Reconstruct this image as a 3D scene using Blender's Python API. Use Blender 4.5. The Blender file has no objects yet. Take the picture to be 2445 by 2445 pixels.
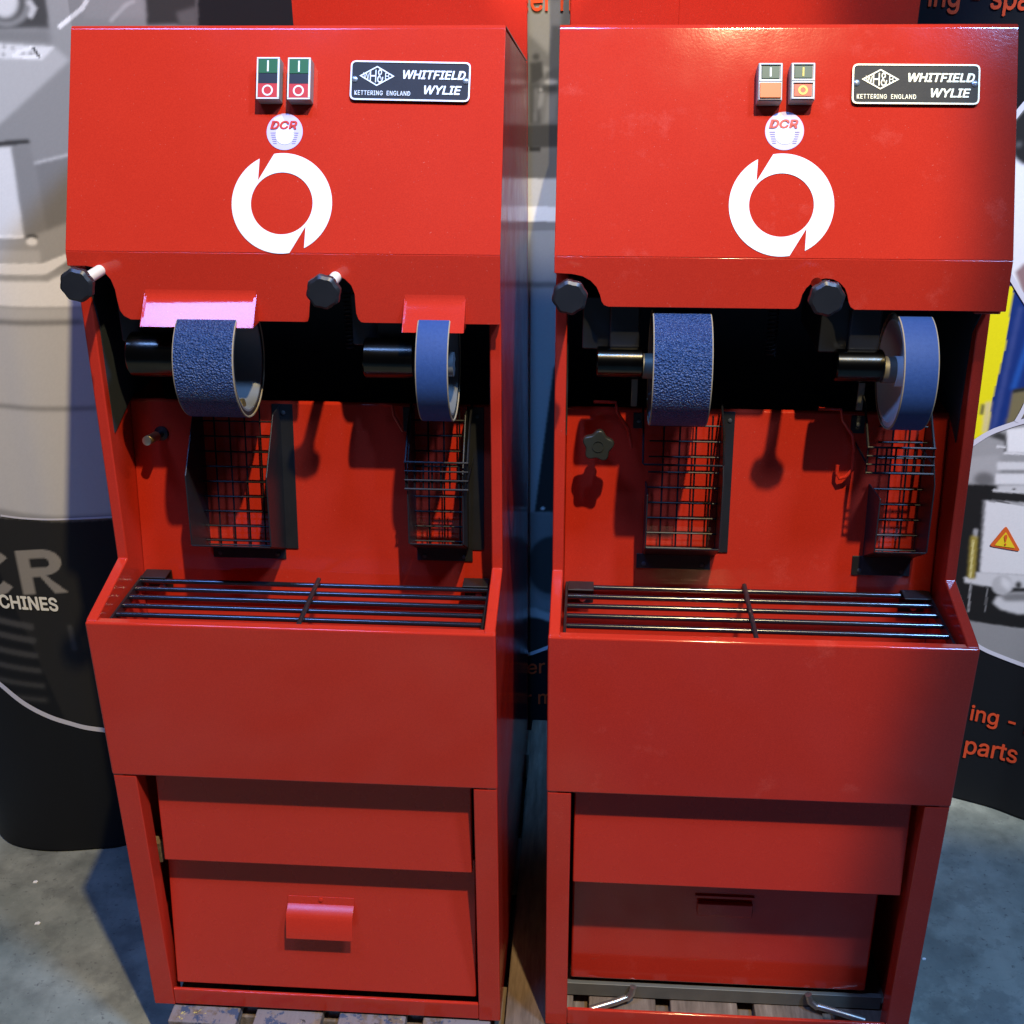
import bpy, math, random
import numpy as np
from mathutils import Vector, Matrix
random.seed(7)
scene = bpy.context.scene
COL = scene.collection
R = math.radians

# ------------------------------------------------------------------ camera
F_PX, TILT, ROLL, CAM_Z = 2833.53, 0.4386, -0.0059, 1.7215
fw = Vector((0, math.cos(TILT), -math.sin(TILT)))
up0 = Vector((0, math.sin(TILT), math.cos(TILT)))
rt0 = Vector((1, 0, 0))
rt = rt0 * math.cos(ROLL) + up0 * math.sin(ROLL)
up = -rt0 * math.sin(ROLL) + up0 * math.cos(ROLL)
CAM = Vector((0, 0, CAM_Z))
cd = bpy.data.cameras.new('camera')
cam = bpy.data.objects.new('camera', cd)
COL.objects.link(cam)
m4 = Matrix((rt, up, -fw)).transposed().to_4x4()
m4.translation = CAM
cam.matrix_world = m4
cd.sensor_width = 36
cd.lens = F_PX / 2445 * 36
cd.clip_end = 200
scene.camera = cam

# ------------------------------------------------------------------ world and lamps
w = bpy.data.worlds.new('World')
scene.world = w
w.use_nodes = True
w.node_tree.nodes['Background'].inputs[0].default_value = (0.45, 0.55, 1.0, 1)
w.node_tree.nodes['Background'].inputs[1].default_value = 0.035

def aim(o, target):
    o.rotation_euler = (Vector(target) - o.location).to_track_quat('-Z', 'Y').to_euler()

def lamp(name, kind, loc, target, energy, color, **kw):
    l = bpy.data.lights.new(name, kind)
    l.energy = energy
    l.color = color
    for k, v in kw.items():
        setattr(l, k, v)
    o = bpy.data.objects.new(name, l)
    COL.objects.link(o)
    o.location = loc
    aim(o, target)
    return o
# warm ceiling spot, up behind the photographer's right shoulder: its cone ends on the right machine
lamp('warm_spot', 'SPOT', (0.62, -0.30, 4.85), (-2.2, 2.0, 1.0), 850, (1.0, 0.79, 0.42),
     spot_size=R(66.7), spot_blend=0.10, shadow_soft_size=0.045)
# bluish lavender panel hung overhead
lamp('lavender_panel', 'AREA', (-1.58, 0.36, 4.9), (-0.5, 1.6, 0.6), 105, (0.18, 0.36, 1.0),
     shape='RECTANGLE', size=1.26, size_y=0.6)
# pale blue panel over the right machine, and a blue spot added to light the gap
lamp('pale_blue_panel', 'AREA', (1.9, -0.3, 5.0), (0.9, 1.6, 0.7), 195, (0.28, 0.58, 1.2),
     shape='RECTANGLE', size=0.5, size_y=0.5)
lamp('gap_blue_fill', 'SPOT', (-0.12, 0.10, 5.2), (0.05, 2.4, 0.7), 700, (0.10, 0.36, 1.0),
     spot_size=R(15), spot_blend=0.7, shadow_soft_size=0.08)
# spot added to brighten the backdrop strip between the machines
lamp('strip_fill_spot', 'SPOT', (0.06, 1.75, 3.5), (0.06, 2.53, 1.70), 380, (1.0, 0.96, 0.90),
     spot_size=R(11.2), spot_blend=0.15, shadow_soft_size=0.02)
# white spot on the right end of the backdrop
lamp('backdrop_spot', 'SPOT', (2.1, 0.0, 4.4), (1.52, 2.15, 1.40), 1300, (1.0, 0.94, 0.82),
     spot_size=R(22), spot_blend=0.3, shadow_soft_size=0.06)

scene.view_settings.view_transform = 'Standard'
scene.view_settings.look = 'None'
scene.view_settings.exposure = 0.0
scene.view_settings.gamma = 1.0

# ------------------------------------------------------------------ geometry helpers
W = 0.63
HW = W / 2
POSE = {1: (-0.3403, 1.5527, -0.0708), 2: (0.3675, 1.5026, -0.0689)}
yC, zC, yT, zT = 0.1448, 1.3366, 0.2850, 1.633

def view_ray(px, py):
    return fw + rt * ((px - 1222.5) / F_PX) - up * ((py - 1222.5) / F_PX)

def loc(m, px, py, p, n):
    """where the sight line through a photo pixel meets a real plane (p, n), in machine m's own frame (0 = world)"""
    c, v = CAM, view_ray(px, py)
    if m:
        x, y, a = POSE[m]
        Rm = Matrix.Rotation(-a, 3, 'Z')
        c = Rm @ (c - Vector((x, y, 0)))
        v = Rm @ v
    p = Vector(p); n = Vector(n)
    return c + v * ((p - c).dot(n) / v.dot(n))

def at_y(m, px, py, y):
    return loc(m, px, py, (0, y, 0), (0, 1, 0))

class Frame:
    def __init__(s, o=(0, 0, 0), u=(1, 0, 0), v=(0, 1, 0), n=(0, 0, 1)):
        s.o, s.u, s.v, s.n = Vector(o), Vector(u).normalized(), Vector(v).normalized(), Vector(n).normalized()
    def __call__(s, a, b, c=0.0):
        return s.o + s.u * a + s.v * b + s.n * c
    def inv(s, p):
        d = Vector(p) - s.o
        return d.dot(s.u), d.dot(s.v), d.dot(s.n)
ID = Frame()
hv = Vector((0, yT - yC, zT - zC)).normalized()
FACE = Frame((0, yC, zC), (1, 0, 0), hv, (0, -hv.z, hv.y))            # hood face: a = x, b = up the slope
WALLS = 0.17
WALL = Frame((0, 0.222, 0.9), (1, 0, 0), (0, WALLS, 1), (0, -1, WALLS))  # back wall of the bay
FACE_LEN = math.hypot(yT - yC, zT - zC)

def fpx(m, px, py):
    q = FACE.inv(loc(m, px, py, FACE.o, FACE.n)); return q[0], q[1]
def wpx(m, px, py, off=0.0):
    q = WALL.inv(loc(m, px, py, WALL.o + WALL.n * off, WALL.n)); return q[0], q[1]

class MB:
    def __init__(s):
        s.v, s.f, s.mi = [], [], []
        s.cur = 0
    def face(s, idx):
        s.f.append(idx); s.mi.append(s.cur)
    def box(s, a0, a1, b0, b1, c0, c1, fr=ID):
        i = len(s.v)
        for c in (c0, c1):
            for a, b in ((a0, b0), (a1, b0), (a1, b1), (a0, b1)):
                s.v.append(fr(a, b, c))
        for q in ((0, 3, 2, 1), (4, 5, 6, 7), (0, 1, 5, 4), (1, 2, 6, 5), (2, 3, 7, 6), (3, 0, 4, 7)):
            s.face([i + k for k in q])
        return s
    def prism(s, pts, c0, c1, fr=ID):
        """polygon pts (a,b) extruded from c0 to c1 along the frame's n"""
        i = len(s.v); n = len(pts)
        for c in (c0, c1):
            for a, b in pts:
                s.v.append(fr(a, b, c))
        s.face(list(range(i + n - 1, i - 1, -1)))
        s.face(list(range(i + n, i + 2 * n)))
        for k in range(n):
            j = (k + 1) % n
            s.face([i + k, i + j, i + n + j, i + n + k])
        return s
    def lathe(s, prof, o, axis, n=32, cap=True):
        """prof: (radius, distance along axis)"""
        ax = Vector(axis).normalized()
        t = ax.orthogonal().normalized(); b = ax.cross(t)
        o = Vector(o); rings = []
        for r, d in prof:
            i = len(s.v)
            for k in range(n):
                a = 2 * math.pi * k / n
                s.v.append(o + ax * d + (t * math.cos(a) + b * math.sin(a)) * r)
            rings.append(i)
        for r0, r1 in zip(rings, rings[1:]):
            for k in range(n):
                j = (k + 1) % n
                s.face([r0 + k, r0 + j, r1 + j, r1 + k])
        if cap:
            s.face([rings[0] + k for k in range(n - 1, -1, -1)])
            s.face([rings[-1] + k for k in range(n)])
        return s
    def cyl(s, p0, p1, r, n=16, r1=None):
        p0, p1 = Vector(p0), Vector(p1)
        return s.lathe([(r, 0), (r if r1 is None else r1, (p1 - p0).length)], p0, p1 - p0, n)
    def tube(s, path, r, n=8):
        path = [Vector(p) for p in path]
        rings = []; prev = None
        for k, p in enumerate(path):
            d = (path[min(k + 1, len(path) - 1)] - path[max(k - 1, 0)]).normalized()
            t = d.orthogonal().normalized() if prev is None else (prev - d * prev.dot(d)).normalized()
            prev = t; b = d.cross(t); i = len(s.v); rings.append(i)
            for q in range(n):
                a = 2 * math.pi * q / n
                s.v.append(p + (t * math.cos(a) + b * math.sin(a)) * r)
        for r0, r1 in zip(rings, rings[1:]):
            for q in range(n):
                j = (q + 1) % n
                s.face([r0 + q, r0 + j, r1 + j, r1 + q])
        s.face([rings[0] + q for q in range(n - 1, -1, -1)]); s.face([rings[-1] + q for q in range(n)])
        return s
    def build(s, name, mats, parent=None, bevel=0.0, seg=2, smooth=True, angle=35):
        me = bpy.data.meshes.new(name)
        me.from_pydata([tuple(p) for p in s.v], [], s.f)
        if not isinstance(mats, (list, tuple)): mats = [mats]
        for m in mats: me.materials.append(m)
        me.polygons.foreach_set('material_index', s.mi)
        import bmesh
        bm = bmesh.new(); bm.from_mesh(me)
        bmesh.ops.recalc_face_normals(bm, faces=bm.faces)
        bm.to_mesh(me); bm.free()
        if smooth:
            me.polygons.foreach_set('use_smooth', [True] * len(me.polygons))
            me.set_sharp_from_angle(angle=R(angle))
        o = bpy.data.objects.new(name, me)
        COL.objects.link(o)
        if parent: o.parent = parent
        if bevel:
            b = o.modifiers.new('bevel', 'BEVEL')
            b.width = bevel; b.segments = seg; b.limit_method = 'ANGLE'; b.angle_limit = R(30)
            b.harden_normals = True
        return o

def tag(o, label=None, cat=None, group=None, kind=None):
    for k, v in (('label', label), ('category', cat), ('group', group), ('kind', kind)):
        if v: o[k] = v
    return o

FONT = None
try:                                       # the sans serif that ships with Blender, if it is there
    import os
    fp = os.path.join(bpy.utils.system_resource('DATAFILES', path='fonts'), 'Inter.woff2')
    if os.path.exists(fp): FONT = bpy.data.fonts.load(fp)
except Exception:
    FONT = None

def text(body, fr, size, mat, parent, name='lettering', center=None, width=None, bold=0.0, shear=0.0, h=0.0006, space=1.0, xs=1.0):
    """raised lettering in a frame; center = (a,b) of the text box"""
    cu = bpy.data.curves.new('t', 'FONT')
    cu.body = body
    if FONT: cu.font = FONT
    cu.size = 1.0; cu.shear = shear; cu.resolution_u = 4; cu.space_character = space
    to = bpy.data.objects.new('t', cu); COL.objects.link(to)
    dg = bpy.context.evaluated_depsgraph_get()
    me = bpy.data.meshes.new_from_object(to.evaluated_get(dg))
    bpy.data.objects.remove(to)
    co = [v.co.copy() for v in me.vertices]
    x0, x1 = min(c.x for c in co), max(c.x for c in co)
    y0, y1 = min(c.y for c in co), max(c.y for c in co)
    sy = size / (y1 - y0)                     # size = height of the ink
    sx = sy * xs if width is None else width / (x1 - x0)
    ca, cb = center
    # heavier strokes: the same outline laid down again, shifted by a fraction of the letter height
    vv = []; ff = []; n = len(co)
    d = bold * (y1 - y0)
    shifts = [(0, 0)] if not bold else [(0, 0), (-d, 0), (d, 0), (0, d), (0, -d), (-d * .7, -d * .7), (d * .7, d * .7), (-d * .7, d * .7), (d * .7, -d * .7)]
    polys = [tuple(p.vertices) for p in me.polygons]
    for q, (dx, dy) in enumerate(shifts):
        for c in co:
            vv.append(tuple(fr(ca + (c.x + dx - (x0 + x1) / 2) * sx, cb + (c.y + dy - (y0 + y1) / 2) * sy, h + q * 0.00003)))
        ff += [tuple(k + q * n for k in p) for p in polys]
    bpy.data.meshes.remove(me)
    me = bpy.data.meshes.new(name); me.from_pydata(vv, [], ff)
    me.name = name
    me.materials.clear(); me.materials.append(mat)
    o = bpy.data.objects.new(name, me); COL.objects.link(o)
    if parent: o.parent = parent
    return o

# ------------------------------------------------------------------ materials
MATS = {}
def mat(name, color, rough=0.5, metal=0.0, coat=0.0, coat_rough=0.1, spec=0.5):
    m = bpy.data.materials.new(name); m.use_nodes = True
    b = m.node_tree.nodes['Principled BSDF']
    b.inputs['Base Color'].default_value = (*color, 1)
    b.inputs['Roughness'].default_value = rough
    b.inputs['Metallic'].default_value = metal
    b.inputs['Coat Weight'].default_value = coat
    b.inputs['Coat Roughness'].default_value = coat_rough
    b.inputs['Specular IOR Level'].default_value = spec
    MATS[name] = m
    return m

def nd(m, typ, **kw):
    n = m.node_tree.nodes.new(typ)
    for k, v in kw.items():
        if k in n.inputs: n.inputs[k].default_value = v
        else: setattr(n, k, v)
    return n
def ln(m, a, b): m.node_tree.links.new(a, b)

def coords(m, scale=(1, 1, 1)):
    tc = nd(m, 'ShaderNodeTexCoord'); mp = nd(m, 'ShaderNodeMapping'); mp.inputs['Scale'].default_value = scale
    ln(m, tc.outputs['Object'], mp.inputs['Vector']); return mp.outputs['Vector']

def noise(m, vec, scale, detail=3, rough=0.55):
    n = nd(m, 'ShaderNodeTexNoise', Scale=scale, Detail=detail, Roughness=rough); ln(m, vec, n.inputs['Vector']); return n.outputs['Fac']
def ramp(m, fac, stops):
    r = nd(m, 'ShaderNodeValToRGB'); e = r.color_ramp.elements
    while len(e) < len(stops): e.new(0.5)
    for q, (p, c) in zip(e, stops):
        q.position = p; q.color = (*c, 1) if len(c) == 3 else c
    ln(m, fac, r.inputs[0]); return r.outputs[0]
def mixc(m, fac, a, b):
    x = nd(m, 'ShaderNodeMix'); x.data_type = 'RGBA'
    if isinstance(fac, float): x.inputs[0].default_value = fac
    else: ln(m, fac, x.inputs[0])
    for k, q in ((6, a), (7, b)):
        if isinstance(q, tuple): x.inputs[k].default_value = (*q, 1)
        else: ln(m, q, x.inputs[k])
    return x.outputs[2]
def bump(m, h, strength, dist):
    b = nd(m, 'ShaderNodeBump', Strength=strength, Distance=dist); ln(m, h, b.inputs['Height'])
    ln(m, b.outputs[0], m.node_tree.nodes['Principled BSDF'].inputs['Normal']); return b
def setin(m, name, sock): ln(m, sock, m.node_tree.nodes['Principled BSDF'].inputs[name])

def red_paint(name, worn, r0=0.07, r1=0.11):
    m = mat(name, (0.6, 0.02, 0.01), 0.1, 0, 0.0, 0.10, 0.4)
    v = coords(m)
    c = mixc(m, noise(m, v, 9, 4), (0.53, 0.029, 0.013), (0.59, 0.036, 0.016))
    if worn:
        sm = ramp(m, noise(m, v, 16, 6, 0.7), [(0.59, (0, 0, 0)), (0.78, (0.42, 0.42, 0.42))])
        c = mixc(m, sm, c, (0.72, 0.12, 0.08))
    c = mixc(m, ramp(m, noise(m, v, 620, 2, 0.6), [(0.36, (0.55,) * 3), (0.62, (0, 0, 0))]), c, (0.44, 0.022, 0.011))
    speck = ramp(m, noise(m, v, 420, 1, 0.4), [(0.77, (0, 0, 0)), (0.80, (0.35, 0.35, 0.35))])
    c = mixc(m, speck, c, (0.75, 0.25, 0.18))
    setin(m, 'Base Color', c)
    setin(m, 'Roughness', ramp(m, noise(m, v, 14, 4), [(0.3, (r0,) * 3), (0.75, (r1,) * 3)]))
    wv = noise(m, v, 7, 2); hi = noise(m, v, 260, 2)
    mx = nd(m, 'ShaderNodeMath', operation='MULTIPLY_ADD'); mx.inputs[1].default_value = 2.5
    ln(m, wv, mx.inputs[0]); ln(m, hi, mx.inputs[2])
    bump(m, mx.outputs[0], 0.05, 0.0010)
    return m
RED = {1: red_paint('red_enamel', False), 2: red_paint('red_enamel_scuffed', True)}
REDS = red_paint('red_enamel_side', False, 0.13, 0.20)
REDB = red_paint('red_enamel_drawer', False, 0.24, 0.32)

def textured(name, c0, c1, scale, rough, bs=0.0, bd=0.001, bscale=None, **kw):
    m = mat(name, c0, rough, **kw); v = coords(m)
    setin(m, 'Base Color', mixc(m, noise(m, v, scale, 4), c0, c1))
    if bs: bump(m, noise(m, v, bscale or scale * 4, 3), bs, bd)
    return m
BLACKM = textured('black_painted_steel', (0.008, 0.009, 0.011), (0.018, 0.018, 0.020), 30, 0.42, 0.08)
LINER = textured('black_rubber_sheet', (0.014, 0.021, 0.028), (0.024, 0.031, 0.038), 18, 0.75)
SLEEVE = textured('black_steel_sleeve', (0.045, 0.042, 0.034), (0.075, 0.069, 0.054), 60, 0.20, 0.08, 0.0006, 300, metal=1.0)
KNOB = textured('black_bakelite', (0.012, 0.013, 0.016), (0.020, 0.021, 0.024), 40, 0.40, 0.06)
STARK = textured('olive_black_plastic', (0.018, 0.020, 0.014), (0.028, 0.030, 0.022), 40, 0.38, 0.06)
WIRE = mat('black_wire', (0.008, 0.008, 0.010), 0.42, 0.0, spec=0.22)
BARM = mat('black_enamel_bar', (0.010, 0.011, 0.016), 0.17, 0.0, 0.3, 0.1, 0.8)
ZINC = textured('zinc_plate', (0.42, 0.40, 0.33), (0.60, 0.58, 0.50), 60, 0.30, 0.05, metal=0.9)
DULLZ = textured('dull_zinc', (0.15, 0.14, 0.11), (0.24, 0.225, 0.175), 30, 0.55, metal=0.5)
BRASS = textured('brass', (0.45, 0.34, 0.14), (0.62, 0.48, 0.22), 80, 0.35, metal=0.9)
IVORY = textured('ivory_plastic_shaft', (0.80, 0.79, 0.64), (0.86, 0.85, 0.72), 60, 0.4)
RIM = textured('grey_cast_rim', (0.13, 0.14, 0.155), (0.18, 0.19, 0.20), 30, 0.42, 0.05)
RIML = textured('pale_grey_rim', (0.55, 0.58, 0.58), (0.66, 0.68, 0.67), 30, 0.45, 0.05)
DARKG = mat('dark_rubber_tyre', (0.02, 0.02, 0.022), 0.6)
BELTEDGE = textured('belt_cloth_edge', (0.24, 0.19, 0.12), (0.38, 0.31, 0.20), 200, 0.8)
WHITEV = mat('white_vinyl', (0.88, 0.88, 0.86), 0.35)
STICK = mat('lavender_foil_sticker', (0.62, 0.55, 0.80), 0.30, 0, 0.5, 0.1)
STICKC = mat('white_foil_centre', (0.85, 0.84, 0.88), 0.3)
STICKB = mat('painted_gleam_yellow', (0.78, 0.74, 0.66), 0.3)  # tone of the gleam painted on the sticker
FINE = mat('grey_fine_print', (0.42, 0.36, 0.50), 0.5)
REDTXT = mat('red_print', (0.62, 0.035, 0.015), 0.4)
PLATE1 = textured('black_nameplate', (0.012, 0.014, 0.020), (0.020, 0.022, 0.030), 80, 0.6, 0.1, spec=0.25)
PLATE2 = textured('bronze_black_nameplate', (0.026, 0.022, 0.013), (0.042, 0.035, 0.021), 80, 0.55, 0.1, spec=0.25)
LET1 = mat('silver_lettering', (0.80, 0.80, 0.76), 0.35, 0.25)
LET2 = mat('brass_tinted_lettering', (0.80, 0.74, 0.50), 0.35, 0.25)
SCREW = mat('bright_screw', (0.62, 0.68, 0.74), 0.3, 0.8)
DSCREW = mat('dull_screw', (0.10, 0.11, 0.12), 0.4, 0.6)
BOXG = textured('grey_switch_case', (0.24, 0.22, 0.20), (0.33, 0.30, 0.27), 60, 0.5)
BOXC = textured('cream_grey_switch_case', (0.36, 0.32, 0.26), (0.46, 0.41, 0.33), 60, 0.5)
BOXW = mat('white_switch_frame', (0.76, 0.75, 0.68), 0.45)
BGREEN = mat('green_button', (0.012, 0.105, 0.022), 0.4)
BDGREEN = mat('dark_green_button', (0.020, 0.062, 0.020), 0.4)
BBLACK = mat('black_button_gap', (0.008, 0.009, 0.012), 0.4)
BRED = mat('red_button', (0.55, 0.025, 0.018), 0.4)
BORANGE = mat('orange_button', (0.72, 0.15, 0.015), 0.4)
BORED = mat('orange_red_button', (0.62, 0.09, 0.02), 0.4)
YELM = mat('yellow_mark', (0.78, 0.55, 0.06), 0.4)
CREAM = mat('cream_mark', (0.80, 0.76, 0.60), 0.4)

def abrasive(name, coarse):
    m = mat(name, (0.02, 0.06, 0.22), 0.42); v = coords(m)
    if coarse:
        vo = nd(m, 'ShaderNodeTexVoronoi', Scale=330.0); ln(m, v, vo.inputs['Vector'])
        n2 = noise(m, v, 420, 2)
        add = nd(m, 'ShaderNodeMath', operation='ADD'); ln(m, vo.outputs['Distance'], add.inputs[0]); ln(m, n2, add.inputs[1])
        bump(m, add.outputs[0], 1.0, 0.0028)
        c = mixc(m, ramp(m, n2, [(0.35, (0, 0, 0)), (0.7, (1, 1, 1))]), (0.010, 0.030, 0.11), (0.032, 0.085, 0.24))
        c = mixc(m, ramp(m, noise(m, v, 700, 1), [(0.70, (0, 0, 0)), (0.76, (0.8, 0.8, 0.8))]), c, (0.42, 0.48, 0.58))
        setin(m, 'Base Color', c)
    else:
        c = mixc(m, noise(m, v, 220, 3), (0.017, 0.050, 0.170), (0.034, 0.080, 0.230))
        setin(m, 'Base Color', c); bump(m, noise(m, v, 1500, 2), 0.5, 0.0006)
        m.node_tree.nodes['Principled BSDF'].inputs['Roughness'].default_value = 0.6
        m.node_tree.nodes['Principled BSDF'].inputs['Specular IOR Level'].default_value = 0.25
    return m
COARSE = abrasive('coarse_blue_grit', True)
FINEG = abrasive('fine_blue_grit', False)

def concrete():
    m = mat('concrete_floor', (0.2, 0.2, 0.18), 0.62); v = coords(m)
    a = ramp(m, noise(m, v, 2.6, 8, 0.62), [(0.34, (0.13, 0.15, 0.125)), (0.50, (0.245, 0.26, 0.215)), (0.66, (0.36, 0.37, 0.30))])
    b = ramp(m, noise(m, v, 11, 6, 0.6), [(0.36, (0.55,) * 3), (0.55, (1, 1, 1))])
    x = nd(m, 'ShaderNodeMix'); x.data_type = 'RGBA'; x.blend_type = 'MULTIPLY'; x.inputs[0].default_value = 0.75
    ln(m, a, x.inputs[6]); ln(m, b, x.inputs[7])
    sp = ramp(m, noise(m, v, 160, 2), [(0.70, (0, 0, 0)), (0.76, (0.35,) * 3)])
    pit = ramp(m, noise(m, v, 95, 3, 0.6), [(0.30, (0.7,) * 3), (0.38, (0, 0, 0))])
    cc = mixc(m, sp, x.outputs[2], (0.40, 0.40, 0.36)); cc = mixc(m, pit, cc, (0.09, 0.09, 0.08))
    vo = nd(m, 'ShaderNodeTexVoronoi', Scale=2.2); vo.feature = 'DISTANCE_TO_EDGE'
    wn = nd(m, 'ShaderNodeTexNoise', Scale=3.0, Detail=6.0); ln(m, v, wn.inputs['Vector'])
    va = nd(m, 'ShaderNodeVectorMath', operation='ADD'); ln(m, v, va.inputs[0]); ln(m, wn.outputs['Color'], va.inputs[1]); ln(m, va.outputs[0], vo.inputs['Vector'])
    cr = ramp(m, vo.outputs['Distance'], [(0.0, (0.16,) * 3), (0.010, (0, 0, 0))])
    cc = mixc(m, cr, cc, (0.11, 0.11, 0.10))
    st = ramp(m, noise(m, v, 4.5, 7, 0.7), [(0.56, (0, 0, 0)), (0.60, (0.45,) * 3)])
    cc = mixc(m, st, cc, (0.13, 0.14, 0.12))
    setin(m, 'Base Color', cc)
    setin(m, 'Roughness', ramp(m, noise(m, v, 5, 5), [(0.3, (0.45,) * 3), (0.7, (0.75,) * 3)]))
    bump(m, noise(m, v, 40, 6), 0.25, 0.004)
    return m

def pallet_wood(name, painted):
    m = mat(name, (0.3, 0.2, 0.12), 0.75); v = coords(m, (9, 1.2, 9))
    g = ramp(m, noise(m, v, 7, 7, 0.65), [(0.3, (0.095, 0.062, 0.038)), (0.55, (0.19, 0.13, 0.085)), (0.75, (0.28, 0.21, 0.145))])
    if painted:
        v2 = coords(m)
        n1 = noise(m, v2, 13, 7, 0.7)
        g = mixc(m, ramp(m, n1, [(0.40, (0, 0, 0)), (0.47, (0.9,) * 3)]), g, (0.22, 0.185, 0.185))
        g = mixc(m, ramp(m, noise(m, v2, 21, 6, 0.7), [(0.57, (0, 0, 0)), (0.61, (0.9,) * 3)]), g, (0.035, 0.06, 0.12))
        g = mixc(m, ramp(m, noise(m, v2, 33, 5, 0.7), [(0.64, (0, 0, 0)), (0.67, (0.8,) * 3)]), g, (0.66, 0.52, 0.12))
        g = mixc(m, ramp(m, noise(m, v2, 48, 5, 0.8), [(0.62, (0, 0, 0)), (0.66, (0.85,) * 3)]), g, (0.03, 0.025, 0.02))
    setin(m, 'Base Color', g)
    bump(m, noise(m, v, 16, 6), 0.5, 0.003)
    return m
WOODP = pallet_wood('paint_splashed_board', True)
WOOD = pallet_wood('pale_pallet_board', False)

# ------------------------------------------------------------------ floor
FZ = -0.12
b = MB(); b.box(-6, 6, -3, 7, FZ - 0.2, FZ)
tag(b.build('floor', concrete(), smooth=False), 'grey stained concrete hall floor', kind='structure')

# ------------------------------------------------------------------ curved pop-up display wall with printed graphics
ctrl = [(-1.20, 2.62), (-1.232, 2.40), (-1.222, 2.24), (-1.17, 2.155), (-1.078, 2.121), (-0.965, 2.124), (-0.86, 2.150), (-0.60, 2.30), (-0.30, 2.44), (0.06, 2.53),
        (0.40, 2.515), (0.75, 2.42), (1.087, 2.275), (1.195, 2.206), (1.40, 2.06), (1.52, 1.97), (1.60, 1.99), (1.64, 2.07), (1.63, 2.20)]
def spline(pts, step=0.003):
    P = [Vector(p) for p in pts]; P = [P[0] * 2 - P[1]] + P + [P[-1] * 2 - P[-2]]
    raw = []
    for i in range(1, len(P) - 2):
        p0, p1, p2, p3 = P[i - 1:i + 3]
        for k in range(60):
            t = k / 60
            raw.append(0.5 * ((2 * p1) + (p2 - p0) * t + (2 * p0 - 5 * p1 + 4 * p2 - p3) * t * t + (3 * p1 - p0 - 3 * p2 + p3) * t ** 3))
    raw.append(P[-2]); out = [raw[0]]; acc = 0
    for a, b_ in zip(raw, raw[1:]):
        d = (b_ - a).length
        while acc + d >= step:
            a = a + (b_ - a) * ((step - acc) / d); out.append(a); d = (b_ - a).length; acc = 0
        acc += d
    return out
CURVE = spline(ctrl); STEP = 0.003; NS = len(CURVE)
def bpx(px, py):
    """photo pixel -> (s, z) on the display wall: nearest crossing of the sight line with the curve"""
    v = view_ray(px, py); best = None
    d = Vector((v.x, v.y))
    for i in range(50, NS - 1):
        a, q = CURVE[i], CURVE[i + 1]; e = q - a
        den = d.x * (-e.y) + e.x * d.y
        if abs(den) < 1e-12: continue
        k = (a.x * (-e.y) + e.x * a.y) / den
        t = (d.x * a.y - d.y * a.x) / den
        if -0.001 <= t <= 1.001 and k > 0 and (best is None or k < best[0]): best = (k, i + t)
    if best is None:
        return None
    return best[1] * STEP, CAM.z + v.z * best[0]
def on_wall(s, z, off=0.0):
    i = min(max(s / STEP, 0), NS - 1.001); k = int(i); t = i - k
    p = CURVE[k].lerp(CURVE[k + 1], t); e = (CURVE[k + 1] - CURVE[k]).normalized()
    n = Vector((e.y, -e.x))                      # towards the viewer
    return Vector((p.x + n.x * off, p.y + n.y * off, z))

ZH = 2.05; NZ = int((ZH - FZ - 0.004) / STEP)
S, Z = np.meshgrid(np.arange(NS) * STEP, FZ + 0.004 + np.arange(NZ) * STEP, indexing='ij')
print1 = np.zeros((NS, NZ, 3)); print1[:] = (0.010, 0.011, 0.013)
noise_r = np.random.RandomState(3).rand(NS, NZ, 1)
def inside(poly, Sw, Zw):
    ins = np.zeros(Sw.shape, bool); n = len(poly)
    for k in range(n):
        (x0, y0), (x1, y1) = poly[k], poly[(k + 1) % n]
        if y0 == y1: continue
        ins ^= ((y0 > Zw) != (y1 > Zw)) & (Sw < (x1 - x0) * (Zw - y0) / (y1 - y0) + x0)
    return ins
def blur(a, n):
    for _ in range(n):
        q = np.pad(a, ((1, 1), (1, 1)), 'edge')
        a = (q[1:-1, 1:-1] * 2 + q[:-2, 1:-1] + q[2:, 1:-1] + q[1:-1, :-2] + q[1:-1, 2:]) / 6
    return a
def paint(pix, col, soft=1, raw=False):
    poly = pix if raw else [q for q in (bpx(*p) for p in pix) if q]
    if len(poly) < 3: return
    pad = soft * 2 + 3
    xs_, ys_ = [p[0] for p in poly], [p[1] for p in poly]
    i0, i1 = max(int(min(xs_) / STEP) - pad, 0), min(int(max(xs_) / STEP) + pad, NS)
    zb = FZ + 0.004
    j0, j1 = max(int((min(ys_) - zb) / STEP) - pad, 0), min(int((max(ys_) - zb) / STEP) + pad, NZ)
    if i1 <= i0 or j1 <= j0: return
    # two-by-two supersampling keeps the printed edges clean
    a = sum(inside(poly, S[i0:i1, j0:j1] + dx, Z[i0:i1, j0:j1] + dz).astype(float) for dx in (-.25 * STEP, .25 * STEP) for dz in (-.25 * STEP, .25 * STEP)) / 4
    a = blur(a, soft)[..., None]
    col = np.array(col if isinstance(col, (tuple, list)) else (col,) * 3)
    print1[i0:i1, j0:j1] = print1[i0:i1, j0:j1] * (1 - a) + col * a
def stroke(pix, wd, col, soft=1):
    pts = [q for q in (bpx(*p) for p in pix) if q]
    for (x0, y0), (x1, y1) in zip(pts, pts[1:]):
        L = math.hypot(x1 - x0, y1 - y0) or 1; nx, ny = -(y1 - y0) / L * wd / 2, (x1 - x0) / L * wd / 2
        ex, ey = (x1 - x0) / L * wd * .3, (y1 - y0) / L * wd * .3
        paint([(x0 + nx - ex, y0 + ny - ey), (x1 + nx + ex, y1 + ny + ey), (x1 - nx + ex, y1 - ny + ey), (x0 - nx - ex, y0 - ny - ey)], col, soft, raw=True)
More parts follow.
